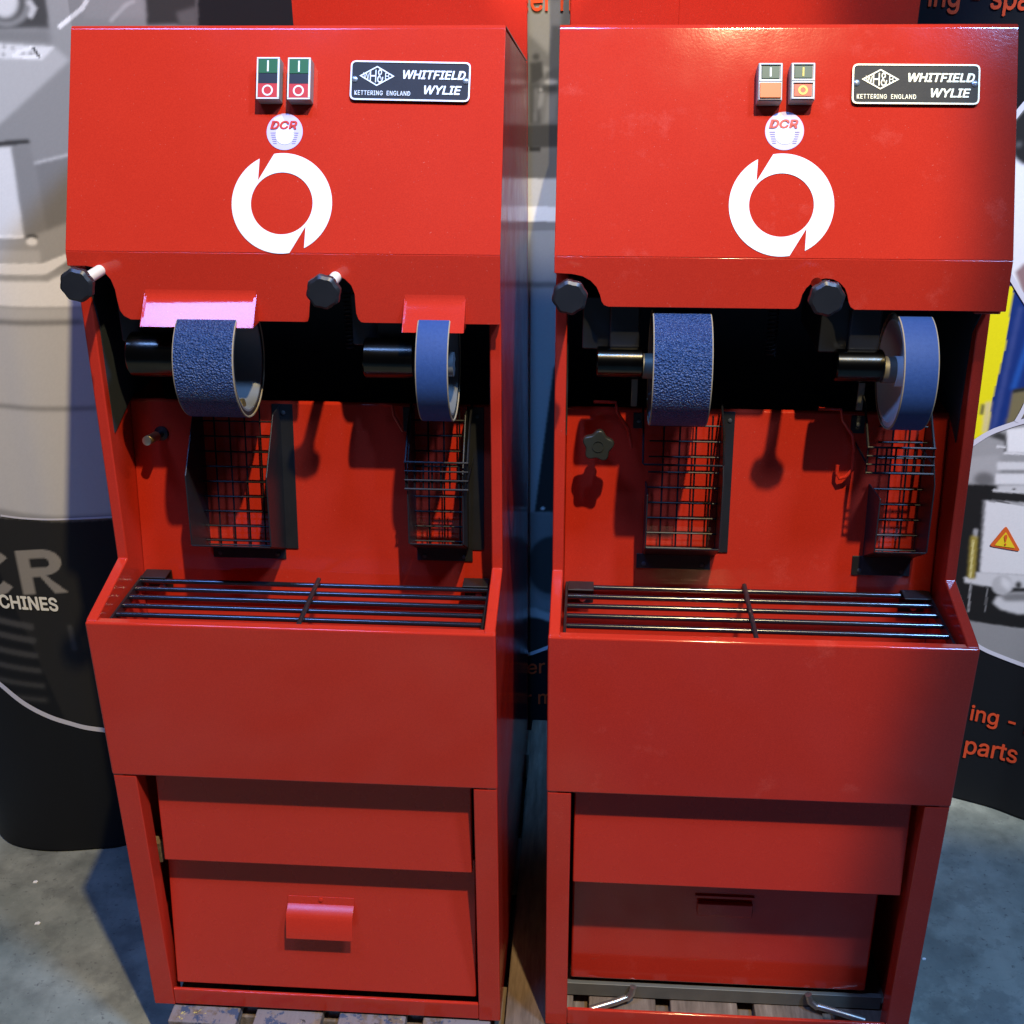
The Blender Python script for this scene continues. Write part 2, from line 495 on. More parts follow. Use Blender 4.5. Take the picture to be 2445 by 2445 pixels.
def ell(cx, cy, rx, ry, col, soft=1):
    paint([(cx + rx * math.cos(t), cy + ry * math.sin(t)) for t in np.linspace(0, 2 * math.pi, 28)[:-1]], col, soft)

# left picture: a grey machine standing on a drum
paint([(-60, -400), (470, -400), (470, 700), (-60, 700)], 0.24, 1)
paint([(345, -60), (470, -60), (470, 60), (350, 60)], 0.035, 2)
paint([(420, 30), (470, 15), (470, 60), (430, 60)], 0.10, 3)
paint([(200, -60), (330, -60), (345, 40), (200, 45)], 0.27, 5)
paint([(-40, -20), (108, -20), (118, 68), (-40, 70)], 0.05, 2)
ell(15, 10, 58, 55, 0.20, 2); ell(15, 8, 45, 44, 0.07, 2); ell(12, 6, 31, 36, 0.50, 3)
stroke([(70, 5), (80, 20), (72, 38)], 0.009, 0.42, 1)
stroke([(208, 0), (196, 20), (142, 64)], 0.007, 0.66, 0)
stroke([(320, 2), (300, 12), (264, 50)], 0.005, 0.42, 1)
paint([(-40, 70), (118, 70), (125, 105), (-40, 100)], 0.17, 6)
paint([(-40, 100), (130, 112), (168, 145), (0, 300), (-40, 330)], 0.36, 4)
paint([(-40, 103), (130, 112), (100, 143), (-40, 138)], 0.58, 1)
stroke([(40, 126), (78, 113), (96, 136), (30, 134)], 0.004, 0.85, 0)
stroke([(79, 114), (94, 136)], 0.005, 0.04, 0)
for x, y in ((10, 112), (30, 115), (8, 130), (55, 128), (74, 128)): ell(x, y, 5, 3, 0.12, 1)
paint([(180, 135), (180, 640), (-40, 640), (-40, 330), (0, 298)], 0.215, 3)
paint([(80, 390), (170, 370), (165, 560), (110, 560)], 0.165, 4)
stroke([(80, 390), (170, 368)], 0.004, 0.42, 1)
paint([(-40, 352), (28, 350), (58, 566), (-40, 566)], 0.56, 2)
paint([(28, 352), (72, 340), (110, 552), (62, 570)], 0.19, 3)
paint([(-40, 341), (68, 331), (72, 342), (-40, 354)], 0.03, 1)
paint([(-40, 560), (56, 562), (56, 570), (-40, 568)], 0.80, 1)
paint([(-40, 570), (60, 570), (165, 530), (165, 605), (105, 630), (-40, 628)], 0.30, 3)
ell(76, 566, 14, 7, 0.05, 1); ell(76, 577, 13, 9, 0.75, 1)
paint([(-40, 595), (95, 598), (98, 628), (-40, 626)], 0.40, 2)
paint([(-40, 627), (104, 629), (160, 606), (160, 622), (110, 657), (-40, 653)], 0.84, 1)
paint([(-60, 654), (110, 658), (250, 640), (330, 640), (330, 730), (-60, 727)], 0.74, 3)
stroke([(-30, 661), (112, 664), (150, 645)], 0.012, 0.30, 3)
paint([(-60, 727), (330, 730), (330, 765), (-60, 764)], 0.42, 2)
paint([(-60, 764), (330, 767), (330, 1236), (-60, 1226)], 0.43, 2)
stroke([(-30, 766), (190, 768)], 0.010, 0.20, 3)
stroke([(-30, 966), (230, 974)], 0.009, 0.22, 3)
paint([(-60, 1200), (60, 1226), (330, 1222), (330, 1240), (-60, 1240)], 0.26, 3)
paint([(-60, 1229), (60, 1238), (330, 1233), (330, 2100), (-60, 2100)], 0.022, 1)
# the two big letters of the drum's label
r0, r1, rt_ = bpx(57, 1420), bpx(166, 1426), bpx(60, 1314)
lw, lh = r1[0] - r0[0], rt_[1] - r0[1]
def letter(pts, col, dx=0.0, dz=0.0):
    paint([(r0[0] + dx + x * lw, r0[1] + dz + y * lh) for x, y in pts], col, 0, raw=True)
def arcp(cx, cy, rx, ry, a0, a1, n=18):
    return [(cx + rx * math.cos(R(a0 + (a1 - a0) * k / n)), cy + ry * math.sin(R(a0 + (a1 - a0) * k / n))) for k in range(n + 1)]
GL = (0.215, 0.20, 0.175)
letter([(0, 0), (0, 1), (0.56, 1)] + arcp(0.56, 0.71, 0.40, 0.29, 90, -90) + [(1.0, 0), (0.70, 0), (0.44, 0.39), (0.26, 0.39), (0.26, 0)], GL)
letter([(0.26, 0.81), (0.56, 0.81)] + arcp(0.56, 0.70, 0.14, 0.11, 90, -90) + [(0.26, 0.59)], 0.022)
letter(arcp(0, 0.5, 0.52, 0.53, 38, 322, 40) + arcp(0, 0.5, 0.28, 0.31, 322, 38, 40), GL, -0.62 * lw, 0.002)
for k, (y, x1) in enumerate(((1487, 75), (1520, 80), (1556, 86), (1592, 95), (1628, 103), (1662, 110))):
    stroke([(-20, y - 12), (x1, y + 10)], 0.014, 0.055 - k * 0.004, 4)
stroke([(166, 1495), (178, 1550)], 0.008, 0.05, 3)
paint([(-60, 1600), (60, 1680), (120, 1712), (250, 1744), (420, 1760), (420, 2200), (-60, 2200)], (0.010, 0.011, 0.013), 0)
# middle picture, seen between the machines
paint([(1150, -300), (1450, -300), (1450, 600), (1150, 600)], 0.13, 2)
paint([(1262, 0), (1345, 0), (1330, 150), (1262, 80)], 0.22, 4)
paint([(1318, 60), (1345, 60), (1342, 290), (1315, 250), (1310, 130)], 0.11, 2)
ell(1280, 136, 9, 9, 0.05, 2)
paint([(1264, 150), (1292, 146), (1306, 160), (1300, 182), (1284, 196), (1266, 205)], 0.045, 2)
paint([(1296, 150), (1312, 165), (1320, 190), (1306, 196), (1298, 176)], 0.22, 2)
paint([(1262, 200), (1290, 196), (1288, 250), (1292, 296), (1264, 296)], 0.06, 3)
paint([(1276, 212), (1284, 210), (1282, 290), (1274, 290)], 0.13, 2)
paint([(1302, 172), (1340, 158), (1340, 226), (1296, 218)], 0.09, 3); ell(1316, 196, 17, 6, 0.34, 2); ell(1297, 214, 9, 4, 0.40, 1)
paint([(1290, 206), (1330, 204), (1332, 216), (1296, 222)], 0.05, 2)
paint([(1306, 230), (1332, 224), (1326, 285), (1300, 294)], 0.17, 3)
paint([(1286, 222), (1300, 222), (1296, 250), (1284, 262)], 0.20, 2)
paint([(1200, 298), (1400, 298), (1400, 352), (1200, 352)], 0.045, 1)
paint([(1264, 350), (1290, 350), (1290, 364), (1264, 364)], 0.02, 1)
paint([(1200, 364), (1400, 364), (1400, 430), (1200, 430)], 0.12, 3)
paint([(1150, 428), (1450, 428), (1450, 494), (1150, 494)], 0.50, 1)
paint([(1150, 494), (1450, 494), (1450, 532), (1150, 532)], 0.86, 1)
paint([(1150, 532), (1450, 532), (1450, 552), (1150, 552)], 0.24, 1)
paint([(1150, 552), (1450, 552), (1450, 1240), (1150, 1240)], 0.36, 1)
stroke([(1200, 680), (1400, 682)], 0.012, 0.16, 3)
paint([(1321, 880), (1420, 700), (1420, 1230), (1276, 1223)], 0.03, 1)
ell(1296, 1214, 5, 4, 0.7, 0)
paint([(1150, 1226), (1420, 1228), (1420, 1480), (1150, 1480)], 0.20, 3)
ell(1320, 1350, 62, 70, 0.05, 3)
paint([(1150, 1400), (1260, 1400), (1300, 1432), (1420, 1450), (1420, 1478), (1150, 1440)], 0.26, 4)
stroke([(1240, 1456), (1275, 1462), (1310, 1474), (1380, 1500)], 0.022, 0.50, 2)
paint([(1150, 1478), (1290, 1478), (1420, 1520), (1420, 1620), (1150, 1620)], 0.03, 3)
paint([(1150, 1590), (1256, 1562), (1305, 1544), (1420, 1480), (1420, 2000), (1150, 2000)], (0.010, 0.011, 0.013), 0)
# right pictures
paint([(2395, 345), (2420, 290), (2470, 225), (2560, 180), (2560, 740), (2445, 715), (2412, 655), (2390, 640)], 0.82, 0)
paint([(2410, 300), (2470, 230), (2470, 396), (2440, 392), (2420, 375), (2412, 340)], 0.022, 2)
ell(2432, 345, 8, 6, 0.12, 3)
paint([(2424, 650), (2446, 628), (2500, 610), (2500, 760), (2445, 708)], (0.30, 0.19, 0.19), 2)
paint([(2330, 640), (2405, 660), (2440, 715), (2560, 760), (2560, 985), (2445, 1003), (2400, 1016), (2362, 1030), (2300, 1062), (2300, 640)], (0.010, 0.035, 0.19), 0)
paint([(2432, 730), (2442, 735), (2378, 1022), (2366, 1026)], (0.045, 0.075, 0.26), 3)
paint([(2470, 750), (2480, 760), (2425, 930), (2412, 930)], (0.02, 0.10, 0.42), 3)
paint([(2402, 683), (2421, 683), (2400, 830), (2368, 960), (2358, 1031), (2320, 1052), (2300, 1060), (2330, 900), (2358, 760)], (0.86, 0.78, 0.012), 0)
paint([(2352, 962), (2368, 958), (2358, 1030), (2345, 1035)], (0.72, 0.62, 0.30), 2)
paint([(2342, 964), (2351, 964), (2348, 992), (2339, 990)], (0.16, 0.14, 0.06), 1)
paint([(2418, 935), (2500, 920), (2500, 970), (2425, 1008), (2402, 1015)], (0.20, 0.17, 0.085), 2)
paint([(2418, 930), (2500, 915), (2500, 925), (2418, 939)], (0.03, 0.03, 0.02), 1)
paint([(2403, 660), (2412, 668), (2412, 684), (2398, 684)], (0.03, 0.02, 0.02), 1)
# lower right circle
paint([(2240, 1120), (2324, 1056), (2362, 1034), (2400, 1020), (2445, 1006), (2700, 1000), (2700, 1600), (2445, 1588), (2380, 1563), (2343, 1546), (2240, 1480)], 0.36, 0)
paint([(2300, 1095), (2385, 1085), (2385, 1150), (2300, 1150)], 0.42, 4)
ell(2350, 1145, 25, 18, 0.16, 6)
paint([(2360, 1042), (2385, 1030), (2405, 1040), (2400, 1055)], 0.05, 2)
paint([(2270, 1155), (2380, 1158), (2560, 1165), (2560, 1512), (2430, 1500), (2330, 1488), (2270, 1470)], 0.016, 1)
paint([(2404, 1025), (2560, 1010), (2560, 1082), (2404, 1080)], 0.86, 1)
paint([(2398, 1050), (2403, 1030), (2403, 1082), (2398, 1084)], 0.05, 1)
stroke([(2380, 1066), (2400, 1068)], 0.005, 0.7, 0); stroke([(2398, 1082), (2445, 1084)], 0.005, 0.75, 0)
paint([(2395, 1088), (2560, 1090), (2560, 1105), (2395, 1104)], 0.34, 2)
paint([(2381, 1103), (2560, 1106), (2560, 1124), (2380, 1122)], 0.72, 1)
paint([(2390, 1124), (2560, 1126), (2560, 1134), (2390, 1131)], 0.25, 2)
paint([(2377, 1131), (2560, 1134), (2560, 1160), (2376, 1156)], 0.78, 1)
paint([(2382, 1158), (2560, 1160), (2560, 1182), (2382, 1174)], 0.62, 2)
ell(2421, 1168, 4, 3, 0.06, 0)
paint([(2369, 1168), (2560, 1182), (2560, 1190), (2372, 1174)], 0.66, 0)
paint([(2366, 1176), (2560, 1190), (2560, 1206), (2368, 1192)], 0.02, 2)
paint([(2347, 1194), (2354, 1194), (2342, 1362), (2338, 1362)], 0.20, 1)
paint([(2354, 1195), (2560, 1212), (2560, 1385), (2340, 1368)], 0.76, 1)
paint([(2360, 1194), (2445, 1204), (2445, 1207), (2360, 1197)], 0.10, 0)
paint([(2303, 1377), (2330, 1381), (2330, 1366), (2560, 1386), (2560, 1412), (2370, 1402), (2303, 1390)], 0.66, 1)
stroke([(2330, 1265), (2328, 1283)], 0.008, 0.40, 1)
stroke([(2326, 1284), (2319, 1378)], 0.014, (0.38, 0.30, 0.06), 2); stroke([(2324, 1290), (2317, 1378)], 0.004, (0.70, 0.62, 0.25), 0)
stroke([(2318, 1392), (2312, 1460)], 0.004, 0.30, 0); stroke([(2358, 1400), (2352, 1460)], 0.003, 0.18, 0)
paint([(2380, 1425), (2420, 1415), (2560, 1420), (2560, 1470), (2430, 1466), (2390, 1455), (2371, 1440)], 0.66, 2)
paint([(2384, 1420), (2425, 1415), (2560, 1425), (2560, 1440), (2400, 1436)], 0.22, 4)
ell(2393, 1397, 25, 24, 0.50, 1); paint([(2393, 1374), (2416, 1392), (2410, 1412), (2390, 1396)], 0.74, 4); ell(2432, 1397, 8, 9, 0.04, 2)
paint([(2300, 1480), (2445, 1505), (2700, 1515), (2700, 1640), (2445, 1588), (2343, 1546), (2300, 1500)], 0.30, 1)
paint([(2300, 1520), (2343, 1546), (2380, 1563), (2445, 1588), (2700, 1660), (2700, 2100), (2240, 2100), (2240, 1480)], (0.010, 0.011, 0.013), 0)
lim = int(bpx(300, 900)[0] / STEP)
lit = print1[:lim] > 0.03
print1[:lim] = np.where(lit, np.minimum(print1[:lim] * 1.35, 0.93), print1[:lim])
print1 *= (0.98 + 0.04 * noise_r)

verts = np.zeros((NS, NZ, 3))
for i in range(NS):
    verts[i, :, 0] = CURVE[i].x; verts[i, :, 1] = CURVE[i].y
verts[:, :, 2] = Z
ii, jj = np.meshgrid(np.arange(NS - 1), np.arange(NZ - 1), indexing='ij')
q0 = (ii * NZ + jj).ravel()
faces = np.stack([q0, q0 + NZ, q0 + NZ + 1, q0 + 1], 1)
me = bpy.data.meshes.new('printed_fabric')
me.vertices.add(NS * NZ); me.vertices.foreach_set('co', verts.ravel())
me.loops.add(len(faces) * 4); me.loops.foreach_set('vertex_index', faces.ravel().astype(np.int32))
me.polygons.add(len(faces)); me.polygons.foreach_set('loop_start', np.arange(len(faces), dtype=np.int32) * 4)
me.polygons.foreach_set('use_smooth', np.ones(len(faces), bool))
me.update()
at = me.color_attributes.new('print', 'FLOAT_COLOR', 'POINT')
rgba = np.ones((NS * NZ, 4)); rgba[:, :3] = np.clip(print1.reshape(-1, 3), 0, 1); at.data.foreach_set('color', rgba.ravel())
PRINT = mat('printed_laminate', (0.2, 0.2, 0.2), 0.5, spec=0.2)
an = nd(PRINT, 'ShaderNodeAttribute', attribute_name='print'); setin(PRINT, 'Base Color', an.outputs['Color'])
me.materials.append(PRINT)
wall = bpy.data.objects.new('display_wall', None); COL.objects.link(wall); wall.location = (0, 2.4, FZ)
tag(wall, 'curved black pop-up display wall printed with machine pictures, standing behind both red machines', 'display wall')
def child(o, par):
    o.parent = par; o.matrix_parent_inverse = Matrix.Translation(-par.location)
    return o
pf = bpy.data.objects.new('printed_panel', me); COL.objects.link(pf); child(pf, wall)
pf.modifiers.new('solid', 'SOLIDIFY').thickness = 0.002
ORANGE = mat('orange_print', (0.72, 0.075, 0.018), 0.5)
LAVP = mat('pale_border_print', (0.66, 0.66, 0.74), 0.5)
GREYP = mat('grey_print', (0.28, 0.265, 0.235), 0.5)
WHITEP = mat('white_print', (0.88, 0.86, 0.74), 0.5)
SIGNY = mat('yellow_sign_print', (0.85, 0.62, 0.02), 0.5)
SIGNO = mat('orange_sign_print', (0.72, 0.13, 0.02), 0.5)

def ribbon(name, pix, wd, m_, off=0.0015):
    """a printed line that follows the wall's curve"""
    pts = [q for q in (bpx(*p) for p in pix) if q]
    dense = []
    for k in range(len(pts) - 1):
        p0 = pts[max(k - 1, 0)]; p1, p2 = pts[k], pts[k + 1]; p3 = pts[min(k + 2, len(pts) - 1)]
        for j in range(10):
            t = j / 10
            dense.append(tuple(0.5 * (2 * p1[c] + (p2[c] - p0[c]) * t + (2 * p0[c] - 5 * p1[c] + 4 * p2[c] - p3[c]) * t * t + (3 * p1[c] - p0[c] - 3 * p2[c] + p3[c]) * t ** 3) for c in (0, 1)))
    dense.append(pts[-1]); mb = MB()
    for k, (s, z) in enumerate(dense):
        a, b_ = dense[max(k - 1, 0)], dense[min(k + 1, len(dense) - 1)]
        L = math.hypot(b_[0] - a[0], b_[1] - a[1]); nx, nz = -(b_[1] - a[1]) / L, (b_[0] - a[0]) / L
        mb.v += [on_wall(s + nx * wd / 2, z + nz * wd / 2, off), on_wall(s - nx * wd / 2, z - nz * wd / 2, off)]
        if k: mb.face([2 * k - 2, 2 * k - 1, 2 * k + 1, 2 * k])
    return child(mb.build(name, m_), wall)
ribbon('border_line', [(-40, 1600), (0, 1632), (60, 1680), (120, 1711), (180, 1730), (245, 1742), (330, 1752)], 0.011, LAVP)
ribbon('label_edge', [(2, 1230), (60, 1237), (130, 1239.5), (200, 1237), (300, 1232)], 0.0042, LAVP)
ribbon('border_line', [(1225, 1573), (1256, 1564), (1305, 1546), (1350, 1525)], 0.010, LAVP)
ribbon('border_line', [(2395, 320), (2418, 286), (2446, 250), (2480, 215)], 0.010, LAVP)
ribbon('border_line', [(2404, 645), (2418, 668), (2446, 714), (2480, 765)], 0.010, LAVP)
ribbon('border_line', [(2290, 1082), (2324, 1058), (2362, 1034), (2400, 1019), (2446, 1005), (2500, 996)], 0.011, LAVP)
ribbon('border_line', [(2427, 1007), (2440, 985), (2452, 960)], 0.009, LAVP, 0.0019)
ribbon('border_line', [(2300, 1518), (2343, 1546), (2380, 1563), (2446, 1588), (2520, 1612)], 0.010, LAVP)

def wall_text(body, base0, base1, height, m_, bold=0.022):
    """print a word along the line from pixel base0 to base1; height = ink height in metres"""
    a, b_ = bpx(*base0), bpx(*base1)
    o = text(body, ID, height, m_, None, 'lettering', center=(0, 0), width=abs(b_[0] - a[0]), bold=bold, h=0.0)
    cx = (a[0] + b_[0]) / 2
    for v in o.data.vertices:
        t = v.co.x
        z = a[1] + (b_[1] - a[1]) * ((cx + t - a[0]) / (b_[0] - a[0])) + v.co.y + height / 2
        v.co = on_wall(cx + t, z, 0.002 + v.co.z)
    return child(o, wall)
wall_text('ing - spa', (2214, 30), (2452, 40), 0.052, ORANGE)
wall_text('ing - r', (2314, 1727), (2458, 1764), 0.052, ORANGE)
wall_text('parts', (2300, 1807), (2423, 1833), 0.055, ORANGE)
wall_text('er n', (1267, 26), (1364, 26), 0.034, ORANGE)
wall_text('er', (1259, 1609), (1300, 1606), 0.030, ORANGE)
wall_text('r m', (1256, 1682), (1318, 1678), 0.030, ORANGE)
wall_text('CHINES', (3, 1449), (140, 1458), 0.030, WHITEP, 0.05)

def wall_poly(name, pix, m_, off):
    mb = MB(); pts = [bpx(*p) for p in pix]
    mb.v = [on_wall(s, z, off) for s, z in pts]; mb.face(list(range(len(pts))))
    return child(mb.build(name, m_, smooth=False), wall)
def rounded(pts, r, n=4):
    out = []; N = len(pts)
    for k in range(N):
        p = Vector(pts[k]); a = Vector(pts[k - 1]); b_ = Vector(pts[(k + 1) % N])
        p0 = p + (a - p).normalized() * r; p1 = p + (b_ - p).normalized() * r
        for j in range(n + 1):
            t = j / n; out.append(tuple((p0 * (1 - t) + p * t) * (1 - t) + (p * (1 - t) + p1 * t) * t))
    return out
wall_poly('warning_sign', rounded([(2402.5, 1254), (2362, 1303), (2437, 1316)], 8), SIGNO, 0.0015)
wall_poly('warning_sign', rounded([(2402, 1269), (2375, 1301), (2424, 1308)], 3), SIGNY, 0.0024)
wall_poly('exclamation_mark', rounded([(2398, 1280), (2401, 1275), (2405, 1276), (2406, 1281), (2402, 1293), (2400, 1293)], 1), SIGNO, 0.0033)
wall_poly('exclamation_mark', rounded([(2399, 1296), (2403, 1296), (2403, 1301), (2399, 1301)], 1), SIGNO, 0.0033)

# ------------------------------------------------------------------ pallet under the machines
px_, py_, pa_ = POSE[1]
pal = bpy.data.objects.new('pallet', None); COL.objects.link(pal); pal.location = (px_, py_, FZ); pal.rotation_euler.z = pa_
tag(pal, 'wooden pallet with paint splashed board ends, under both red machines', 'pallet')
rnd = random.Random(5)
x = -0.281
for k in range(9):
    wd = 0.121 if k else 0.124
    b = MB(); zt = -FZ - 0.0015 - rnd.random() * 0.002
    b.box(x, x + wd, -0.028 - rnd.random() * 0.008, 0.93, zt - 0.021, zt)
    b.build('deck_board', WOODP if k < 4 else WOOD, pal, 0.003)
    x += wd + 0.028 + rnd.uniform(-0.003, 0.003)
for y0, y1 in ((0.005, 0.105), (0.42, 0.52), (0.82, 0.92)):
    b = MB(); b.box(-0.278, x - 0.03, y0, y1, -FZ - 0.125 + 0.026, -FZ - 0.0265)
    b.build('bearer', WOOD, pal, 0.003)

# ------------------------------------------------------------------ paper scraps on the floor
SCRAP = mat('white_paper', (0.85, 0.84, 0.80), 0.7)
for (sx, sy, sz, lab) in ((85, 2107, 7, 'small torn white paper scrap on the floor nearest the grey drum picture'),
                          (90, 2206, 8, 'narrow white paper scrap on the floor at the lower left edge'),
                          (2206, 2291, 5, 'tiny white scrap on the bluish floor right of the pallet')):
    p = loc(0, sx, sy, (0, 0, FZ), (0, 0, 1)); b = MB(); s_ = sz / 1400
    h = 0.002
    b.prism([(-s_, -s_ * .5), (s_ * .8, -s_ * .6), (s_ * 1.1, s_ * .2), (s_ * .2, s_ * .7), (-s_ * .9, s_ * .4)], 0.0005, 0.0025, Frame((0, 0, 0), (1, 0, 0.1), (0, 1, 0.15), (0, 0, 1)))
    o = b.build('paper_scrap', SCRAP, smooth=False); o.location = p
    tag(o, lab, 'paper scrap')

# ------------------------------------------------------------------ the sanding machines
def hood_outline():
    """outer profile in (y,z) of the hood sheet: top slope, rounded front top edge, sloping face, crease"""
    def arc(p, a, c, r, n=5):
        return rounded([a, p, c], r, n)[n + 1:2 * n + 2]
    T = (yT, zT); C_ = (yC, zC); K = (0.815, 1.546)
    out = [K] + arc(T, K, C_, 0.007)
    out += [(yC + hv.y * 0.0005, zC + hv.z * 0.0005)]
    return out

def offset_in(path, d):
    res = []
    for k, p in enumerate(path):
        a = Vector(path[max(k - 1, 0)]); b_ = Vector(path[min(k + 1, len(path) - 1)])
        e = (b_ - a).normalized(); res.append((p[0] - e.y * d, p[1] + e.x * d))
    return res

def machine(m):
    x0, y0, ang = POSE[m]
    red = RED[m]
    root = bpy.data.objects.new('sanding_machine', None); COL.objects.link(root)
    root.location = (x0, y0, 0); root.rotation_euler.z = ang
    first = m == 1
    tag(root, 'red sanding machine with two pressed guard lips under its hood and a drawer with pull' if first else
        'red shoe sanding machine with orange switches, a star knob and a recessed lower bin', 'sanding machine', 'red twin wheel sanding machines')
    YZ = Frame((0, 0, 0), (0, 1, 0), (0, 0, 1), (1, 0, 0))
    XZ = Frame((0, 0, 0), (1, 0, 0), (0, 0, 1), (0, -1, 0))
    yP = 0.166 if first else 0.197
    zlow = 1.2375 if first else 1.2663

    # --- sides
    for sgn in (-1, 1):
        zh = 1.312 if sgn < 0 else zlow
        prof = [(0.0, 0.0), (0.0, 0.7995), (0.006, 0.8045), (0.1468, 0.835), (yP, zh - 0.001), (yC + 0.003, zh), (yC + 0.003, zC + 0.001), (yT + 0.002, zT - 0.005), (0.838, 1.5405), (0.838, 0.0)]
        b = MB()
        if sgn < 0: b.prism(prof, -HW, -HW + 0.0175, YZ)
        else: b.prism(prof, HW - 0.0175, HW, YZ)
        b.build('side_panel', REDS, root, 0.0028, 3)
    # --- hood
    out = hood_outline(); inn = offset_in(out, -0.0025)
    if Vector(inn[0]).y > Vector(out[0]).y: inn = offset_in(out, 0.0025)
    b = MB(); b.prism(out + inn[::-1], -HW - 0.0012, HW + 0.0012, YZ)
    # lip with its two notches, cut in a sheet 3 mm thick
    lipv = Vector((0, 0.1392 - yC, zlow - zC)).normalized()
    LIP = Frame((0, yC, zC), (1, 0, 0), lipv, (0, lipv.z, -lipv.y))        # b runs downwards
    Llip = (Vector((0, 0.1392, zlow)) - Vector((0, yC, zC))).length
    def lpx(px, py):
        q = LIP.inv(loc(m, px, py, LIP.o, LIP.n)); return q[0], q[1]
    if first:
        notch1 = [(156, 635), (205, 635.5), (228, 640), (248, 650), (264, 668), (274, 692), (280, 720), (286, 742), (296, 755), (312, 761.5)]
        notch2 = [(728, 775), (735, 768), (738, 757), (739, 733), (741, 705), (746, 690), (757, 673), (772, 661), (789, 656), (806, 658), (823, 667), (838, 682), (846, 702), (848, 725), (850, 748), (855, 762), (862, 770), (872, 775.5)]
    else:
        notch1 = [(1324, 652.5), (1366, 655), (1390, 660), (1410, 671), (1424, 686), (1432, 704), (1436, 720), (1442, 729), (1452, 731)]
        notch2 = [(1898, 739), (1906, 733), (1911, 722), (1916, 704), (1926, 688), (1941, 675), (1957, 668), (1973, 665.5), (1990, 668), (2005, 676), (2017, 689), (2023, 705), (2026, 722), (2031, 734), (2040, 740)]
    n1 = [lpx(*p) for p in notch1]; n2 = [lpx(*p) for p in notch2]
    if first:
        cut = []
        for (qa, qb) in (((347, 706), (612, 711)), ((967, 720), (1110, 721))):
            a, c_ = lpx(*qa), lpx(*qb); cut.append((a[0] + 0.003, c_[0] - 0.003, (a[1] + c_[1]) / 2 + 0.002))
    n1[0] = (-HW - 0.0012, n1[0][1])
    n1[-1] = (n1[-1][0], Llip); n2[0] = (n2[0][0], Llip); n2[-1] = (n2[-1][0], Llip)
    gaps = [[], []] if not first else [[(u0, Llip), (u0, v0), (u1, v0), (u1, Llip)] for u0, u1, v0 in cut]
    lip = [(-HW - 0.0012, 0.0), ] + n1 + gaps[0] + n2 + gaps[1] + [(HW + 0.0012, Llip), (HW + 0.0012, 0.0)]
    b.prism(lip, -0.0026, 0.0, LIP)
    hood = b.build('hood', red, root, 0.0009, 2)
    if not first:
        b = MB(); b.box(0.276, 0.3135, 0.150, 0.30, zlow - 0.007, zlow + 0.03); b.build('hood_tab', red, hood, 0.002)

    # --- front of the tray, legs, rail
    b = MB(); b.box(-HW - 0.0008, HW + 0.0008, -0.0022, 0.0150, 0.5138, 0.8017)
    b.build('tray_front', red, root, 0.0040, 3)
    for sgn in (-1, 1):
        b = MB(); xa, xb = sorted((sgn * (HW - 0.0005), sgn * (HW - 0.0385))); b.box(xa, xb, -0.0008, 0.036, 0.001, 0.5125)
        b.build('leg', red, root, 0.0022)
    b = MB(); b.box(-HW + 0.0387, HW - 0.0387, -0.0004, 0.0065, 0.003, 0.0395); b.build('base_rail', red, root, 0.0025, 3)
    # --- tray floor, bay back wall and black liner
    wy = lambda z: 0.222 + (z - 0.9) * WALLS
    b = MB(); b.box(-HW + 0.018, HW - 0.018, 0.0155, 0.30, 0.62, 0.630); b.build('tray_floor', red, root)
    zt = 1.072
    b = MB(); b.prism([(wy(0.625), 0.625), (wy(zt) - 0.002, zt - 0.002), (wy(zt) + 0.001, zt + 0.001), (wy(zt) + 0.006, zt + 0.001), (wy(zt) + 0.004, zt - 0.012), (wy(0.625) + 0.004, 0.625)], -HW + 0.0178, HW - 0.0178, YZ)
    b.build('back_wall', red, root, 0.0015)
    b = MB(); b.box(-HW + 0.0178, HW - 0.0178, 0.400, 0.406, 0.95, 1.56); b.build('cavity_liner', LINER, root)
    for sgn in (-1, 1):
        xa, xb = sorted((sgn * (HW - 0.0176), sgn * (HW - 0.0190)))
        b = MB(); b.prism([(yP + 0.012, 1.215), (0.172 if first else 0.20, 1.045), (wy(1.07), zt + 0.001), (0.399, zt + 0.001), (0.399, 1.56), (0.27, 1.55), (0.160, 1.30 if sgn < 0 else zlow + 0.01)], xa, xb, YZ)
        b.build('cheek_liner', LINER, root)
    # --- tall back panel and rear sheet
    b = MB(); b.box(-HW + 0.001, HW + 0.0004, 0.8392, 0.872, 0.0, 2.02)
    b.build('back_panel', RED[1], root, 0.003)
    if not first:
        b = MB(); b.box(-0.115, -0.1135, 0.8380, 0.8396, 1.50, 2.02); b.build('panel_seam', red, root)
    # black sheet added so the inside of the base stays dark
    b = MB(); b.box(-HW + 0.018, HW - 0.018, 0.30, 0.305, 0.06, 0.62); b.build('base_dark_sheet', LINER, root)

    # --- knobs on their shafts
    for (kx, ky) in (((180, 683), (770, 700)) if first else ((1360, 713), (1976, 716))):
        yk = 0.055; p = at_y(m, kx, ky, yk)
        b = MB()
        prof = [(0.019, 0.0), (0.0228, 0.0035), (0.0236, 0.010), (0.0205, 0.0145), (0.0105, 0.018), (0.0100, 0.026)]
        n = 8; ringv = []
        for r, d in prof:
            i = len(b.v); ringv.append(i)
            for k in range(n * 4):
                a = 2 * math.pi * (k + 2.0) / (n * 4) + 0.18
                ph = ((k + 2) % 4 - 2) / 4.0
                rr = r * (1.0 - 0.045 * math.cos(math.pi * ph * 2) * (1 if r > .015 else 0) + (0.02 if r > .015 else 0))
                b.v.append(p + Vector((math.cos(a) * rr, d, math.sin(a) * rr)))
        N = n * 4
        for r0, r1 in zip(ringv, ringv[1:]):
            for k in range(N): b.face([r0 + k, r0 + (k + 1) % N, r1 + (k + 1) % N, r1 + k])
        b.face([ringv[0] + k for k in range(N)]); b.face([ringv[-1] + k for k in range(N)])
